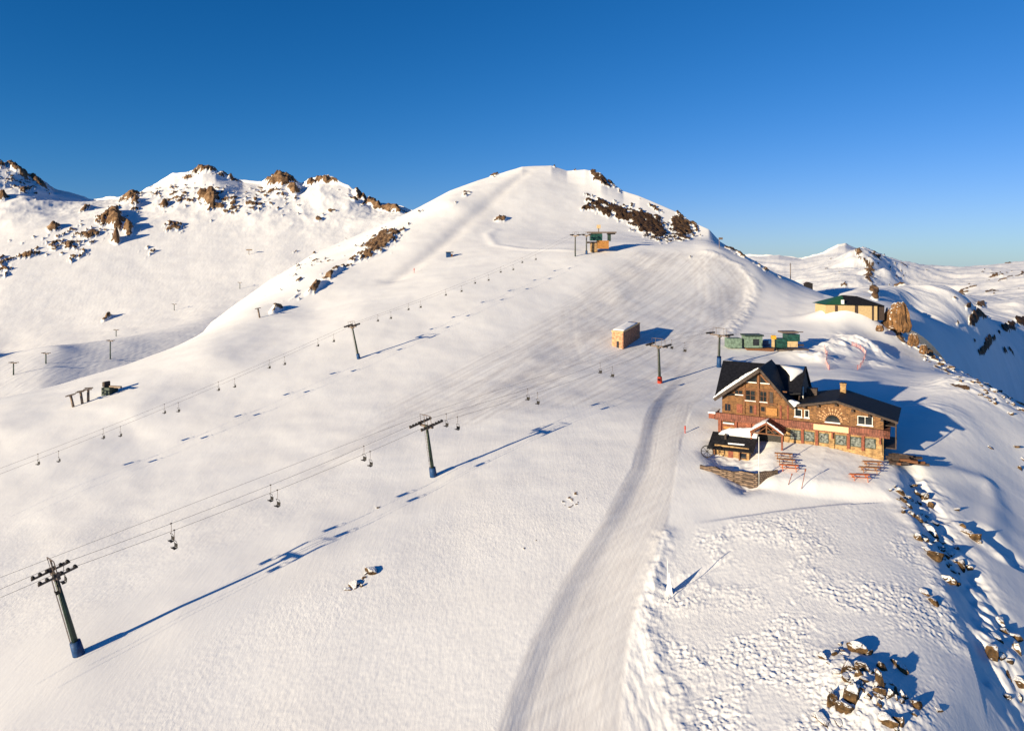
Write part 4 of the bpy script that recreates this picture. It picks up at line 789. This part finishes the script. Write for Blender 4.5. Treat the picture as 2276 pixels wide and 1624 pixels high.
for px, py, top, lb in ((163, 904, (157, 879), "leaning grey lift post, leftmost of three beside the small lower station"), (183, 897, (179, 871), "grey lift post, middle one of three beside the small lower station"), (196, 892, (196, 865), "grey upright lift post, rightmost of three beside the small lower station"), (577, 706, (573, 686), "small grey lift tower standing on the fold left of the rock bands")):
    b = A.at(px, py); D_ = b.y; tp = U3(top[0], top[1], D_); t = empty("lift_post", None, 0, lb, "lift post", "posts of the small lower lift", M=axis_frame(b, tp, Vector((.9, .4, 0)))); H = (tp - b).length
    MB().tube([(0, 0, -1), (0, 0, H)], .34, 8, .3).build("pole", M['steel'], t); MB().box(-1.2, 1.2, -.15, .15, H - .25, H).box(-1.3, -1.1, -1.0, 1.0, H, H + .3).box(1.1, 1.3, -1.0, 1.0, H, H + .3).build("crossarm", M['steel'], t)
b = A.at(243, 874); t = empty("small_lift_station", b, R(-15), "small dark lift station at the foot of the bowl", "lift station"); k = b.y / 330
MB().box(-2 * k, 2.6 * k, -1.5, 1.5, -1, 1.8).build("cabin", M['green'], t); MB().box(-2.4 * k, -1.2 * k, -1, 1, 1.9, 3.2).build("motor_housing", M['fascia'], t); MB().cbox((3.6 * k, 0, 1.9), (6.5 * k, .6, .5), 0, 0).build("return_beam", M['steel'], t); MB().box(-2.2 * k, -1.9 * k, -.2, .2, -2, 1.9).box(2.0 * k, 2.3 * k, -.2, .2, -1.5, 1.6).build("support_leg", M['steel'], t)

# hilltop station
b = A.at(1330, 560); D_ = b.y; s = D_ / F
t = empty("hilltop_lift_station", b, R(0), "green lift station on the hilltop plateau, with a long beam and orange-brown hut", "lift station"); oz = -(b.z - CZ) / D_ * F
def L2(px, py, dy=0): return ((px - CX) * s - b.x, dy, (CZ - (py - HY) * s) - b.z)
def bx2(n, x0, x1, y0, y1, d0, d1, m): p = L2(x0, y1); q = L2(x1, y0); return MB().box(p[0], q[0], d0, d1, p[2], q[2]).build(n, M[m], t)
bx2("beam", 1303, 1369, 515.5, 518.5, -1.2, -.6, 'steel'); bx2("drive_housing", 1311, 1337, 520, 535, -2, 2, 'greens'); bx2("roof_plate", 1313, 1336, 518.6, 519.8, -2.2, 2.2, 'steel')
bx2("end_post", 1350, 1356.5, 518.6, 536, -1.0, 1.0, 'green'); bx2("bullwheel", 1349, 1366, 518.8, 521.2, -1.8, 1.8, 'dark'); bx2("hut", 1326.5, 1351, 535.3, 553, -2.5, 2.5, 'timber_orange'); bx2("stone_base", 1312, 1326, 541, 560, -2, 2, 'pale')
bx2("ramp", 1303, 1326.2, 537.5, 540.8, -2.2, 2.2, 'fascia'); bx2("beacon_box", 1326, 1334, 500, 508, -.6, .6, 'beige'); bx2("mast", 1329, 1331, 508.2, 515.4, -.2, .2, 'steel')

# drive station behind the lodge
b = A.at(1690, 776); D_ = b.y; s = D_ / F
t = empty("lift_station", b, R(0), "mint and dark green lift station with a yellow box, behind the lodge", "lift station")
bx2("mint_cabin", 1652, 1689, 746, 771, -2.0, 2.0, 'mint'); bx2("cabin_roof", 1650, 1691, 742.5, 745.8, -2.6, 2.4, 'green'); bx2("cabin_window", 1668, 1681, 752, 766, -2.12, -2.004, 'glass'); bx2("mint_lean_to", 1615, 1645, 751, 772, -1.5, 2.5, 'mint')
bx2("dark_cabin", 1723, 1744, 752, 772, -1.5, 2.5, 'greens'); bx2("drive_housing", 1745, 1772, 742, 757, -1.8, 2.4, 'greens'); bx2("beige_base", 1746, 1768, 757.3, 770, -1.6, 2.2, 'beige'); bx2("yellow_box", 1714, 1722, 745, 753, -1.0, .6, 'yellow')
bx2("column", 1715, 1720, 753.3, 778, -.4, .4, 'beige'); bx2("roof_plate", 1733, 1769, 735.5, 739, -2.0, 2.0, 'steel'); bx2("gantry", 1769.3, 1784, 737, 738.6, -.3, .3, 'steel'); bx2("platform", 1655, 1714.5, 772.5, 779, -2.0, 2.0, 'timber'); bx2("deck", 1721, 1790, 774, 777.5, -2.5, 3, 'steel'); bx2("wall_panel", 1692, 1713, 757, 770.5, .5, 1.2, 'blue')
bx2("railing", 1768.5, 1783, 764, 768, -1, -.8, 'fascia')

# stone hut, green roofed building, small cabins, masts
t = empty("stone_hut", A.at(1385, 776), 0, "pink-brown stone hut with a snowy flat roof, alone beside the wide piste", "hut"); b = t.location
def H_(px, py, D): return U3(px, py, D) - b
Dn = b.y
n0, n1, f1 = H_(1359.5, 736, Dn + 2.5), H_(1385, 739, Dn), H_(1421.5, 719, Dn + 13); f0 = n0 + (f1 - n1); lo = Vector((0, 0, -8.5))
ln = Vector((0, 0, -6.2 - 0))
hb = MB(); hb.add([n0, n1, n0 + lo, n1 + lo, f0, f1, f0 + lo, f1 + lo], [(0, 1, 3, 2), (4, 5, 7, 6), (0, 4, 6, 2)]); hb.build("front_wall", M['brick'], t)
hb = MB(); i_ = Vector((0.02, 0, 0)); hb.add([n1 + i_, f1 + i_, f1 + lo + i_, n1 + lo + i_, n1 - Vector((.3, 0, 0)), f1 - Vector((.3, 0, 0)), f1 + lo - Vector((.3, 0, 0)), n1 + lo - Vector((.3, 0, 0))], [(0, 1, 2, 3), (7, 6, 5, 4), (0, 3, 7, 4), (1, 5, 6, 2)]); hb.build("side_wall", M['brick2'], t)
cen = (n0 + n1 + f0 + f1) / 4; g2 = lambda p, k: cen + (p - cen) * k
MB().quadslab([g2(n0, 1.05) + Vector((0, 0, .3)), g2(n1, 1.05) + Vector((0, 0, .3)), g2(f1, 1.03) + Vector((0, 0, .3)), g2(f0, 1.03) + Vector((0, 0, .3))], .3).build("roof", M['beige'], t)
sn = MB(); lumpy(sn, [g2(n0, .95) + Vector((0, 0, .31)), g2(n1, .9) + Vector((0, 0, .31)), g2(f1, .85) + Vector((0, 0, .31)), g2(f0, .95) + Vector((0, 0, .31))], .3, 8, 10, 5); sn.build("roof_snow", M['snow'], t)
w0 = n0.lerp(n1, .42) + Vector((-.03, -.03, -2.9)); w1 = n0.lerp(n1, .62) + Vector((-.03, -.03, -2.9)); nn = Vector((-.05, -.06, 0))
MB().add([w0 + nn, w1 + nn, w1 + nn - Vector((0, 0, 2.2)), w0 + nn - Vector((0, 0, 2.2)), w0, w1, w1 - Vector((0, 0, 2.2)), w0 - Vector((0, 0, 2.2))], [(0, 1, 2, 3), (0, 4, 5, 1), (1, 5, 6, 2), (3, 2, 6, 7), (0, 3, 7, 4)]).build("window", M['glass'], t)

b = A.at(1890, 692); D_ = b.y; s = D_ / F
t = empty("green_roofed_building", b, 0, "low beige building with a green and black hipped roof, on the ridge", "building")
a0 = L2(1834, 674.5); a1 = L2(1949, 680); e0, e1 = L2(1883, 657), L2(1917, 659.5); gl = -3.5
MB().box(a0[0], a1[0], 0, 9, gl, a1[2] + .35).build("wall", M['beige'], t)
x0, x1, zr = a0[0] - .8, L2(1964, 681)[0], a1[2] + .1; zl = zr + .55
q = [(x0, -1, zl), (x1, -1, zr), (x1, 10, zr), (x0, 10, zl), (e0[0], 4.5, e0[2]), (e1[0], 4.5, e1[2])]
rb = MB(); rb.mi = 1; rb.add([q[0], q[3], q[4]], [(0, 1, 2)]); xm = L2(1876, 0)[0]
rb.add([q[0], (xm, -1, zl * .7 + zr * .3), q[4]], [(0, 1, 2)]); rb.mi = 0
rb.add([(xm, -1, zl * .7 + zr * .3), q[1], q[5], q[4]], [(0, 1, 2, 3)]).add([q[1], q[2], q[5]], [(0, 1, 2)]).add([q[2], q[3], q[4], q[5]], [(0, 1, 2, 3)]).add([q[0], q[1], q[2], q[3]], [(3, 2, 1, 0)])
rb.build("roof", [M['roof'], M['groof']], t)
for u0, u1 in ((1855, 1861), (1899, 1906), (1937, 1941)): MB().box(L2(u0, 0)[0], L2(u1, 0)[0], -.12, -.004, gl, a1[2] + .2).build("doorway", M['fascia'], t)
MB().box(L2(1950, 0)[0], L2(1968, 0)[0], 1, 6, gl, a1[2] + .05).build("dark_annex", M['fascia'], t); MB().box(L2(1868, 0)[0], L2(1873, 0)[0], -.9, -.2, a0[2] - .2, a0[2] + 1.4).build("white_vent", M['white'], t)

b = A.at(998, 571); t = empty("small_cabin", b, R(12), "tiny blue cabin with a dark roof, alone high on the hill's left flank", "cabin")
MB().box(-1.5, .7, -1.2, 1.2, -.6, 2.1).build("wall", M['blue'], t); MB().box(.705, 1.6, -1.1, 1.1, -.6, 1.5).build("side_store", M['timber'], t); MB().box(-1.6, 2.0, -1.4, 1.4, 2.1, 2.5).build("roof", M['roof'], t)
b = A.at(1796, 634); t = empty("dark_hut", b, 0, "small black hut on the ridge line left of the green roofed building", "hut")
MB().prism([(-1.8, -1), (1.6, -1), (1.6, 1.9), (-.6, 2.7), (-1.8, 1.8)], -1.2, 1.2).build("wall", M['dark'], t); MB().quadslab([(-2.1, -1.4, 1.85), (-.6, -1.4, 2.8), (-.6, 1.4, 2.8), (-2.1, 1.4, 1.85)], .1).quadslab([(-.6, -1.4, 2.8), (1.9, -1.4, 1.95), (1.9, 1.4, 1.95), (-.6, 1.4, 2.8)], .1).build("roof", M['fascia'], t)
b = A.at(1756, 620); tag(MB().tube([(0, 0, -1), (0, 0, 8.2)], .24, 8, .18).tube([(-.5, 0, 7.2), (.5, 0, 7.2)], .08, 6).build("mast", M['steel'], None, b), "tall thin dark mast on the ridge line above the far snowy peaks", "mast")
b = A.at(1861, 560 + 0) if False else A.at(1560, 548); 
b = A.at(1859 - 0, 668) if False else b
tag(MB().tube([(0, 0, -.6), (0, 0, 5.2)], .13, 6).box(-.2, 1.6, -.3, .3, 4.4, 5.4).build("signal_mast", M['steel'], None, A.at(1598, 553)), "short mast with a sign board at the end of the plateau below the rock band", "mast")
b = B.at(553, 566); tag(MB().tube([(0, 0, -1), (0, 0, 5)], .3, 6).box(-3, 3.5, -.4, .4, 4.6, 6.0).build("distant_lift_gantry", M['steel'], None, b), "tiny T-shaped lift gantry far up the bowl under the left range", "gantry")
tag(MB().tube([(0, 0, -.3), (0, 0, 2.2)], .12, 6).tube([(0, 0, 1.2), (0, 0, 2.25)], .2, 6).build("marker_pole", M['redpad'], None, A.at(920, 607)), "small red piste marker pole on the hill's open left slope", "marker pole")
tag(MB().tube([(0, 0, -.3), (0, 0, 1.4)], .1, 6).tube([(0, 0, .7), (0, 0, 1.42)], .16, 6).build("marker_pole", M['redpad'], None, A.at(1522, 962)), "small red piste marker pole beside the road left of the lodge", "marker pole")

# ---------------------------------------------------------------- terrace: walls, poles, tables, nets
def GP(px, py): return A.at(px, py)
cor = GP(1684, 1080); le = GP(1556, 1040); ri = GP(1726, 1052)
def wallseg(a, b, h0, h1, th, name, m, label, cat, group=None, rough=.12):
    d = (b - a); L = Vector((d.x, d.y, 0)).length; n = max(3, int(L / .7)); mb = MB(); r = random.Random(int(L * 100)); V = []; F = []
    u = Vector((d.x, d.y, 0)).normalized(); v = Vector((-u.y, u.x, 0))
    for i in range(n + 1):
        p = u * (L * i / n); zt = (h0 + (h1 - h0) * i / n) + r.uniform(-1, 1) * rough; o1 = r.uniform(-1, 1) * rough * .6
        V += [p + v * (-th / 2 + o1) + Vector((0, 0, -2.5)), p + v * (-th / 2 + o1) + Vector((0, 0, zt)), p + v * (th / 2) + Vector((0, 0, zt - .1)), p + v * (th / 2) + Vector((0, 0, -2.5))]
    for i in range(n):
        a_ = i * 4
        for k in range(3): F.append((a_ + k, a_ + k + 1, a_ + 5 + k, a_ + 4 + k))
    F += [(3, 2, 1, 0), tuple(n * 4 + k for k in range(4))]
    mb.add(V, F); return tag(mb.build(name, m, None, a), label, cat, group)
cz = cor.z
wallseg(Vector((le.x, le.y, cz)), Vector((cor.x, cor.y, cz)), (le.z - cz) + .6, 1.95, .7, "terrace_wall", M['rubble'], "rough stone terrace wall running left from the corner below the shed", "wall", "terrace walls", .22)
wallseg(Vector((cor.x + .2, cor.y + .3, cz)), Vector((ri.x, ri.y, cz)), 2.2, (ri.z - cz) + .75, .5, "terrace_wall", M['rubble'], "shaded stone terrace wall running right from the sharp corner, below the picnic tables", "wall", "terrace walls", .12)
pb = GP(1686, 1078); ph = (1085 - 977) / F * pb.y
tag(MB().tube([(0, 0, -.5), (0, 0, ph)], .07, 8).build("flagpole", M['pole'], None, pb), "tall pale flagpole at the sharp corner of the terrace in front of the shed", "pole")
pb = GP(1483, 1334); tag(MB().tube([(0, 0, -.4), (0, 0, 90 / F * pb.y)], .045, 8).build("snow_stake", M['white'], None, pb), "thin white stake in the wind-crusted snow right of the road", "pole")
pb = GP(1487, 1316); sx_ = Vector((math.cos(SUN_AZ), -math.sin(SUN_AZ), 0))
tb_ = MB(); fr_ = Vector((math.sin(SUN_AZ), math.cos(SUN_AZ), 0)) * .03
tb_.add([-sx_ * .5 - fr_, sx_ * .5 - fr_, Vector((0, 0, 2.6)) - fr_, -sx_ * .5 + fr_, sx_ * .5 + fr_, Vector((0, 0, 2.6)) + fr_], [(0, 1, 2), (5, 4, 3), (0, 3, 4, 1), (1, 4, 5, 2), (2, 5, 3, 0)])
tag(tb_.build("shadow_panel", M['snow'], None, pb), "white triangular panel added to cast a wedge shadow beside the thin white stake", "shadow_panel")  # added panel, shaped and turned to cast the wedge shadow by the stake
for (xa, ya, xb, yb, lb) in ((1750, 1077, 1760, 1052, "thin reddish post leaning in the snow, left of the pair below the terrace"), (1780, 1086, 1790, 1041, "thin reddish post with a dark knob, right of the pair below the terrace")):
    p = GP(xa, ya); q_ = U3(xb, yb, p.y + .2) - p; tag(MB().tube([(0, 0, -.3), tuple(q_)], .055, 6).tube([tuple(q_ * .86), tuple(q_)], .12, 6).build("leaning_post", M['timber_red'], None, p), lb, "post", "leaning posts")
# old spoked wheel by the wall
p = GP(1571, 1018); t = empty("spoked_wheel", p + Vector((0, 0, 1.25)), R(-15), "old dark spoked wheel standing at the left end of the terrace wall", "wheel")
wm = MB(); wm.tube([(1.05 * math.cos(a), 0, 1.05 * math.sin(a)) for a in [2 * math.pi * k / 24 for k in range(25)]], .09, 6, caps=False); wm.build("rim", M['dark'], t)
wm = MB()
for k in range(8): a = math.pi * k / 4; wm.tube([(0, 0, 0), (math.cos(a), 0, math.sin(a))], .045, 5)
wm.build("spokes", M['dark'], t); MB().box(-.1, .1, -.1, .1, -2.0, -.95).build("stand", M['fascia'], t)
def table_proto(m):
    t = empty("picnic_table", (0, 0, 0), 0)
    for k in range(4): MB().box(-1.5, 1.5, -.4 + k * .21, -.4 + k * .21 + .18, .72, .78).build("tabletop_plank", m, t)
    for s_ in (-1, 1): MB().box(-1.5, 1.5, s_ * .78 - .15, s_ * .78 + .15, .42, .47).build("bench_seat", m, t)
    for s_ in (-1, 1):
        l = MB().box(s_ * 1.05 - .05, s_ * 1.05 + .05, -.85, .85, .33, .41).box(s_ * 1.05 - .05, s_ * 1.05 + .05, -.38, .38, .62, .715)
        l.tube([(s_ * 1.05, -.75, -.3), (s_ * 1.05, -.3, .7)], .06, 5).tube([(s_ * 1.05, .75, -.3), (s_ * 1.05, .3, .7)], .06, 5); l.build("leg_frame", m, t)
    return t
ta, tb = table_proto(M['wood']), table_proto(M['woodr']); ua = {0: False, 1: False}
for px, py, rz, red, lb in ((1741, 1018, -18, 0, "brown picnic table nearest the lodge porch, in the left cluster"), (1746, 1031, -20, 0, "brown picnic table in the middle of the left cluster on the terrace"), (1753, 1044, -16, 1, "red-topped picnic table at the front of the left cluster"),
                        (1938, 1036, -12, 0, "brown picnic table at the back of the right cluster, nearest the lodge corner"), (1931, 1049, -12, 0, "brown picnic table in the middle of the right cluster"), (1910, 1065, -8, 1, "reddish picnic table at the front of the right cluster, nearest the slope")):
    pr_ = tb if red else ta
    c = pr_ if not ua[red] else copy_tree(pr_)
    ua[red] = True; c.location = GP(px, py) + Vector((0, 0, .1)); c.rotation_euler = (0, 0, R(rz)); tag(c, lb, "picnic table", "picnic tables on the snowy terrace")
def net(pts, label, h=1.1):
    P = [GP(a, b) for a, b in pts]; t = empty("safety_net", P[0], 0, label, "safety net", "faded red safety nets")
    Q = []
    for a, b in zip(P[:-1], P[1:]):
        for k in range(6): Q.append(a.lerp(b, k / 6))
    Q.append(P[-1])
    for q in Q: q.z = A.z(q.x, q.y)
    n_ = MB()
    for k in range(9): n_.tube([q - P[0] + Vector((0, 0, .1 + h * k / 8)) for q in Q], .028, 4, caps=False)
    for i in range(len(Q) - 1):
        for u in (0, .33, .66): q = Q[i].lerp(Q[i + 1], u) - P[0]; n_.tube([q + Vector((0, 0, .1)), q + Vector((0, 0, h + .1))], .02, 4, caps=False)
    n_.build("netting", M['pink'], t)
    for q in Q[::3]: MB().tube([q - P[0] - Vector((0, 0, .3)), q - P[0] + Vector((0, 0, h + .35))], .05, 5).build("post", M['redpad'], t)
net([(1832, 775), (1838, 790), (1835, 808), (1842, 822)], "faded red safety net on the left of the levelled snow patch behind the lodge")
net([(1893, 768), (1912, 776), (1924, 788), (1918, 805), (1905, 822)], "faded red safety net curving round the right of the snow patch behind the lodge")

# ---------------------------------------------------------------- rocks
def rock_mesh(seed, sub=4, tall=1.0):
    r = random.Random(seed); bm = bmesh.new(); bmesh.ops.create_icosphere(bm, subdivisions=sub, radius=1.0)
    off = (r.uniform(0, 90), r.uniform(0, 90)); planes = [Vector((r.uniform(-1, 1), r.uniform(-1, 1), r.uniform(-.3, 1))).normalized() for _ in range(12)]; dk = [r.uniform(.30, .72) for _ in planes]
    co = np.array([v.co[:] for v in bm.verts]); co = np.sign(co) * np.abs(co) ** .62; co = co / np.abs(co).max() * 1.05; an = r.uniform(0, 3); co = co @ np.array(Matrix.Rotation(r.uniform(-.5, .5), 3, 'X') @ Matrix.Rotation(an, 3, 'Z'))
    for p, d_ in zip(planes, dk):
        pn = np.array(p); e = co @ pn - d_; co = co - np.clip(e, 0, None)[:, None] * pn[None] * .92
    for sc, am in ((1.1, .16), (3.1, .07), (7.0, .04)):
        nx = perlin(co[:, 0] * sc + off[0] + co[:, 2] * .7 * sc, co[:, 1] * sc + off[1] - co[:, 2] * .6 * sc, seed)
        co = co * (1 + am * nx)[:, None]
    co[:, 2] *= tall
    for v, c in zip(bm.verts, co): v.co = c
    me = bpy.data.meshes.new("rock"); bm.to_mesh(me); bm.free(); me.materials.append(M['rock']); return me
RM = [rock_mesh(50 + i, 4, (.75, .9, 1.1, .65, .8, 1.0, .7, .85)[i]) for i in range(8)]
def place_rocks(L, cluster, group, sink=.25):
    L = sorted(L, key=lambda a: a[0]); n = len(L)
    for i, a in enumerate(L):
        px, py, w_, h_ = a[:4]; p = A.at(px, py + h_ * .35); s_ = p.y / F; rx = w_ * s_ / 2; rz = h_ * s_ / 2; kk = min(1, .62 / rx) ** .45; rx *= kk; rz *= kk
        o = bpy.data.objects.new("boulder", RM[rng.randrange(8)]); COL.objects.link(o)
        o.location = p + Vector((0, rx * .3, rz * .35)); o.rotation_euler = (rng.uniform(-.25, .25), rng.uniform(-.25, .25), rng.uniform(0, 6.28))
        o.scale = (rx * 1.5, rx * rng.uniform(1.1, 1.8), max(rz * 1.35, rx * .6))
        pos = (ordw[i] if i < 16 else "number %d" % (i + 1)) + " from the left"
        area = w_ * h_; big = "big" if area > 900 else ("middling" if area > 250 else "small")
        tag(o, "%s brown rock, %s in %s" % (big, pos, cluster), "rock", group)
def c3(L): return [((2140 + x / 5.5625) * .84039, (1640 + y / 5.5625) * .84039, w_ / 5.5625 * .84, h_ / 5.5625 * .84) for x, y, w_, h_ in L]
def c4(L): return [((2330 + x / 5.8) * .84039, (1160 + y / 5.8) * .84039, w_ / 5.8 * .84, h_ / 5.8 * .84) for x, y, w_, h_ in L]
def c5(L): return [((1700 + x / 2.0765) * .84039, (1150 + y / 2.0765) * .84039, w_ / 2.0765 * .84, h_ / 2.0765 * .84) for x, y, w_, h_ in L]
place_rocks(c3([(570, 630, 270, 230), (770, 610, 290, 260), (680, 370, 220, 200), (840, 440, 200, 160), (340, 1070, 220, 300), (610, 1050, 210, 300), (1030, 800, 170, 420), (1060, 620, 120, 200), (1180, 1050, 220, 140), (1370, 690, 230, 150), (1590, 1210, 210, 210), (1120, 1400, 310, 270), (1350, 1450, 160, 220), (240, 1480, 260, 110), (560, 1270, 190, 160), (1900, 1290, 170, 90), (880, 1080, 90, 70), (1040, 1220, 130, 130), (560, 790, 160, 110), (1000, 1000, 140, 130), (730, 760, 130, 120), (1370, 1080, 110, 90), (430, 1490, 150, 80)]),
            "the outcrop at the lower right", "rocks of the lower right outcrop")
place_rocks(c4([(280, 770, 130, 160), (355, 930, 130, 120), (430, 1000, 120, 110), (500, 1140, 110, 150), (575, 1200, 130, 120), (650, 1310, 150, 90), (800, 1400, 170, 210), (690, 1530, 170, 130), (800, 1550, 150, 110), (560, 1500, 110, 110), (1300, 1390, 220, 120), (1400, 1470, 170, 110), (1480, 1540, 150, 80), (560, 820, 120, 100), (630, 870, 120, 90), (745, 985, 90, 130), (350, 1110, 60, 60), (1150, 1080, 140, 50), (590, 980, 70, 70), (140, 780, 60, 60), (440, 700, 130, 60), (860, 1290, 80, 60), (690, 1260, 80, 50), (1250, 1310, 130, 80)]),
            "the rock line right of the lodge", "rocks along the rim right of the lodge")
place_rocks(c5([(1590, 640, 90, 70), (1745, 680, 100, 110), (1665, 775, 90, 70), (1600, 900, 60, 70), (1540, 860, 60, 20), (1800, 725, 50, 40), (1560, 615, 60, 40), (1690, 640, 70, 40), (1720, 610, 60, 30)]),
            "the broken rim below the rock line", "rocks of the lower rim")
place_rocks(c5([(1925, 1170, 80, 90), (1960, 1110, 70, 50), (2040, 1090, 70, 60), (1950, 1010, 60, 40), (2055, 1160, 70, 60), (2000, 1420, 70, 30), (2060, 1340, 60, 40), (1960, 1210, 60, 50), (2010, 1230, 50, 40), (1990, 1070, 60, 40), (2070, 1430, 50, 30)]),
            "the group at the right edge", "rocks at the right edge")
place_rocks([(826, 1268, 24, 17), (812, 1272, 12, 6), (797, 1294, 13, 13), (787, 1300, 20, 14), (776, 1308, 14, 7), (803, 1300, 9, 10)], "the lone cluster on the lower left slope", "rocks on the lower left slope")
place_rocks(c4([(1670, 120, 110, 60), (2050, 100, 100, 50), (2130, 430, 90, 110), (2170, 300, 60, 60)]), "the far snow shelf by the right edge", "rocks on the snow shelf")
r8 = random.Random(12); ex = []
for k in range(42):
    u = r8.random(); ex.append((1850 + 175 * u + r8.uniform(-22, 22), 1440 + 150 * u + r8.uniform(-40, 50), r8.uniform(6, 17), r8.uniform(5, 12)))
place_rocks(ex, "the lower right stones", "loose stones of the lower right outcrop")
ex = []
for k in range(34):
    u = r8.random(); ex.append((1995 + 130 * u + r8.uniform(-14, 30), 1080 + 210 * u + r8.uniform(-25, 25), r8.uniform(5, 14), r8.uniform(4, 10)))
place_rocks(ex, "the stones below the lodge's right corner", "loose stones right of the lodge")
rk = []
r5 = random.Random(3)
for k in range(46):
    u = r5.random(); px = 2045 + 230 * u; py = 780 + 118 * u + r5.uniform(-4, 26) * (0.5 + u); rk.append((px, py, r5.uniform(5, 17), r5.uniform(4, 11)))
place_rocks(rk, "the rubble down the right-hand ridge", "rubble down the right-hand ridge")
# great orange rock and its neighbours on the ridge
def crag_mesh(seed):
    r = random.Random(seed); bm = bmesh.new(); bmesh.ops.create_icosphere(bm, subdivisions=5, radius=1.0); co = np.array([v.co[:] for v in bm.verts])
    co = np.sign(co) * np.abs(co) ** .5; co[:, :2] *= (1.0 - .22 * np.clip(co[:, 2:3], -1, 1)); 
    a = np.arctan2(co[:, 1], co[:, 0]); col_ = perlin(a * 2.2 + seed, co[:, 2] * .8, seed); k = 1 + .22 * col_ + .10 * perlin(a * 7, co[:, 2] * 3.5, seed + 3) + .05 * perlin(a * 16, co[:, 2] * 9, seed + 5)
    co[:, 0] *= k; co[:, 1] *= k; co[:, 2] *= 1 + .22 * perlin(co[:, 0] * 2.5, co[:, 1] * 2.5, seed + 9)
    for v, c in zip(bm.verts, co): v.co = c
    me = bpy.data.meshes.new("rock_crag"); bm.to_mesh(me); bm.free(); me.materials.append(M['crag']); return me
def crag(px, py, w_, h_, D, label, seed, lean=0):
    o = bpy.data.objects.new("rock_crag", crag_mesh(seed)); COL.objects.link(o); s_ = D / F; p = U3(px, py, D); rx, rz = w_ * s_ / 2, h_ * s_ / 2
    o.location = p; o.scale = (rx * .92, rx * .85, rz * .84); o.rotation_euler = (0, lean, .6 * seed); tag(o, label, "rock", "orange crags on the ridge"); return o
crag(1979, 710, 34, 60, 268, "broad orange-brown crag standing beside the green roofed building", 91); crag(2002, 706, 32, 74, 264, "tallest orange-brown crag, with snow on its top, right of the broad one", 92)
crag(1955, 729, 15, 17, 256, "small orange rock in the snow left of the tall crags", 93); crag(2029, 755, 20, 32, 252, "pointed orange rock downhill of the tall crags", 94); crag(2052, 776, 15, 24, 248, "small brown rock furthest down the ridge from the tall crags", 95); crag(1992, 680, 24, 15, 268, "snow-capped rock block on top of the tall crags", 96)
# dark heap right of the terrace
o = MB(); r7 = random.Random(9)
hp = GP(2012, 1040)
t = empty("woodpile", hp + Vector((0, 0, .2)), R(-10), "dark heap of weathered planks and logs at the lodge's right corner", "woodpile")
for k in range(26):
    a = r7.uniform(-.5, .5); MB().cbox((r7.uniform(-2.4, 2.0), r7.uniform(-2.6, 2.8), .1 + 1.9 * r7.random()), (r7.uniform(1.6, 3.8), .5, .4), a, r7.uniform(-.3, .3)).build("plank", M['fascia'] if k % 4 else M['timber'], t)
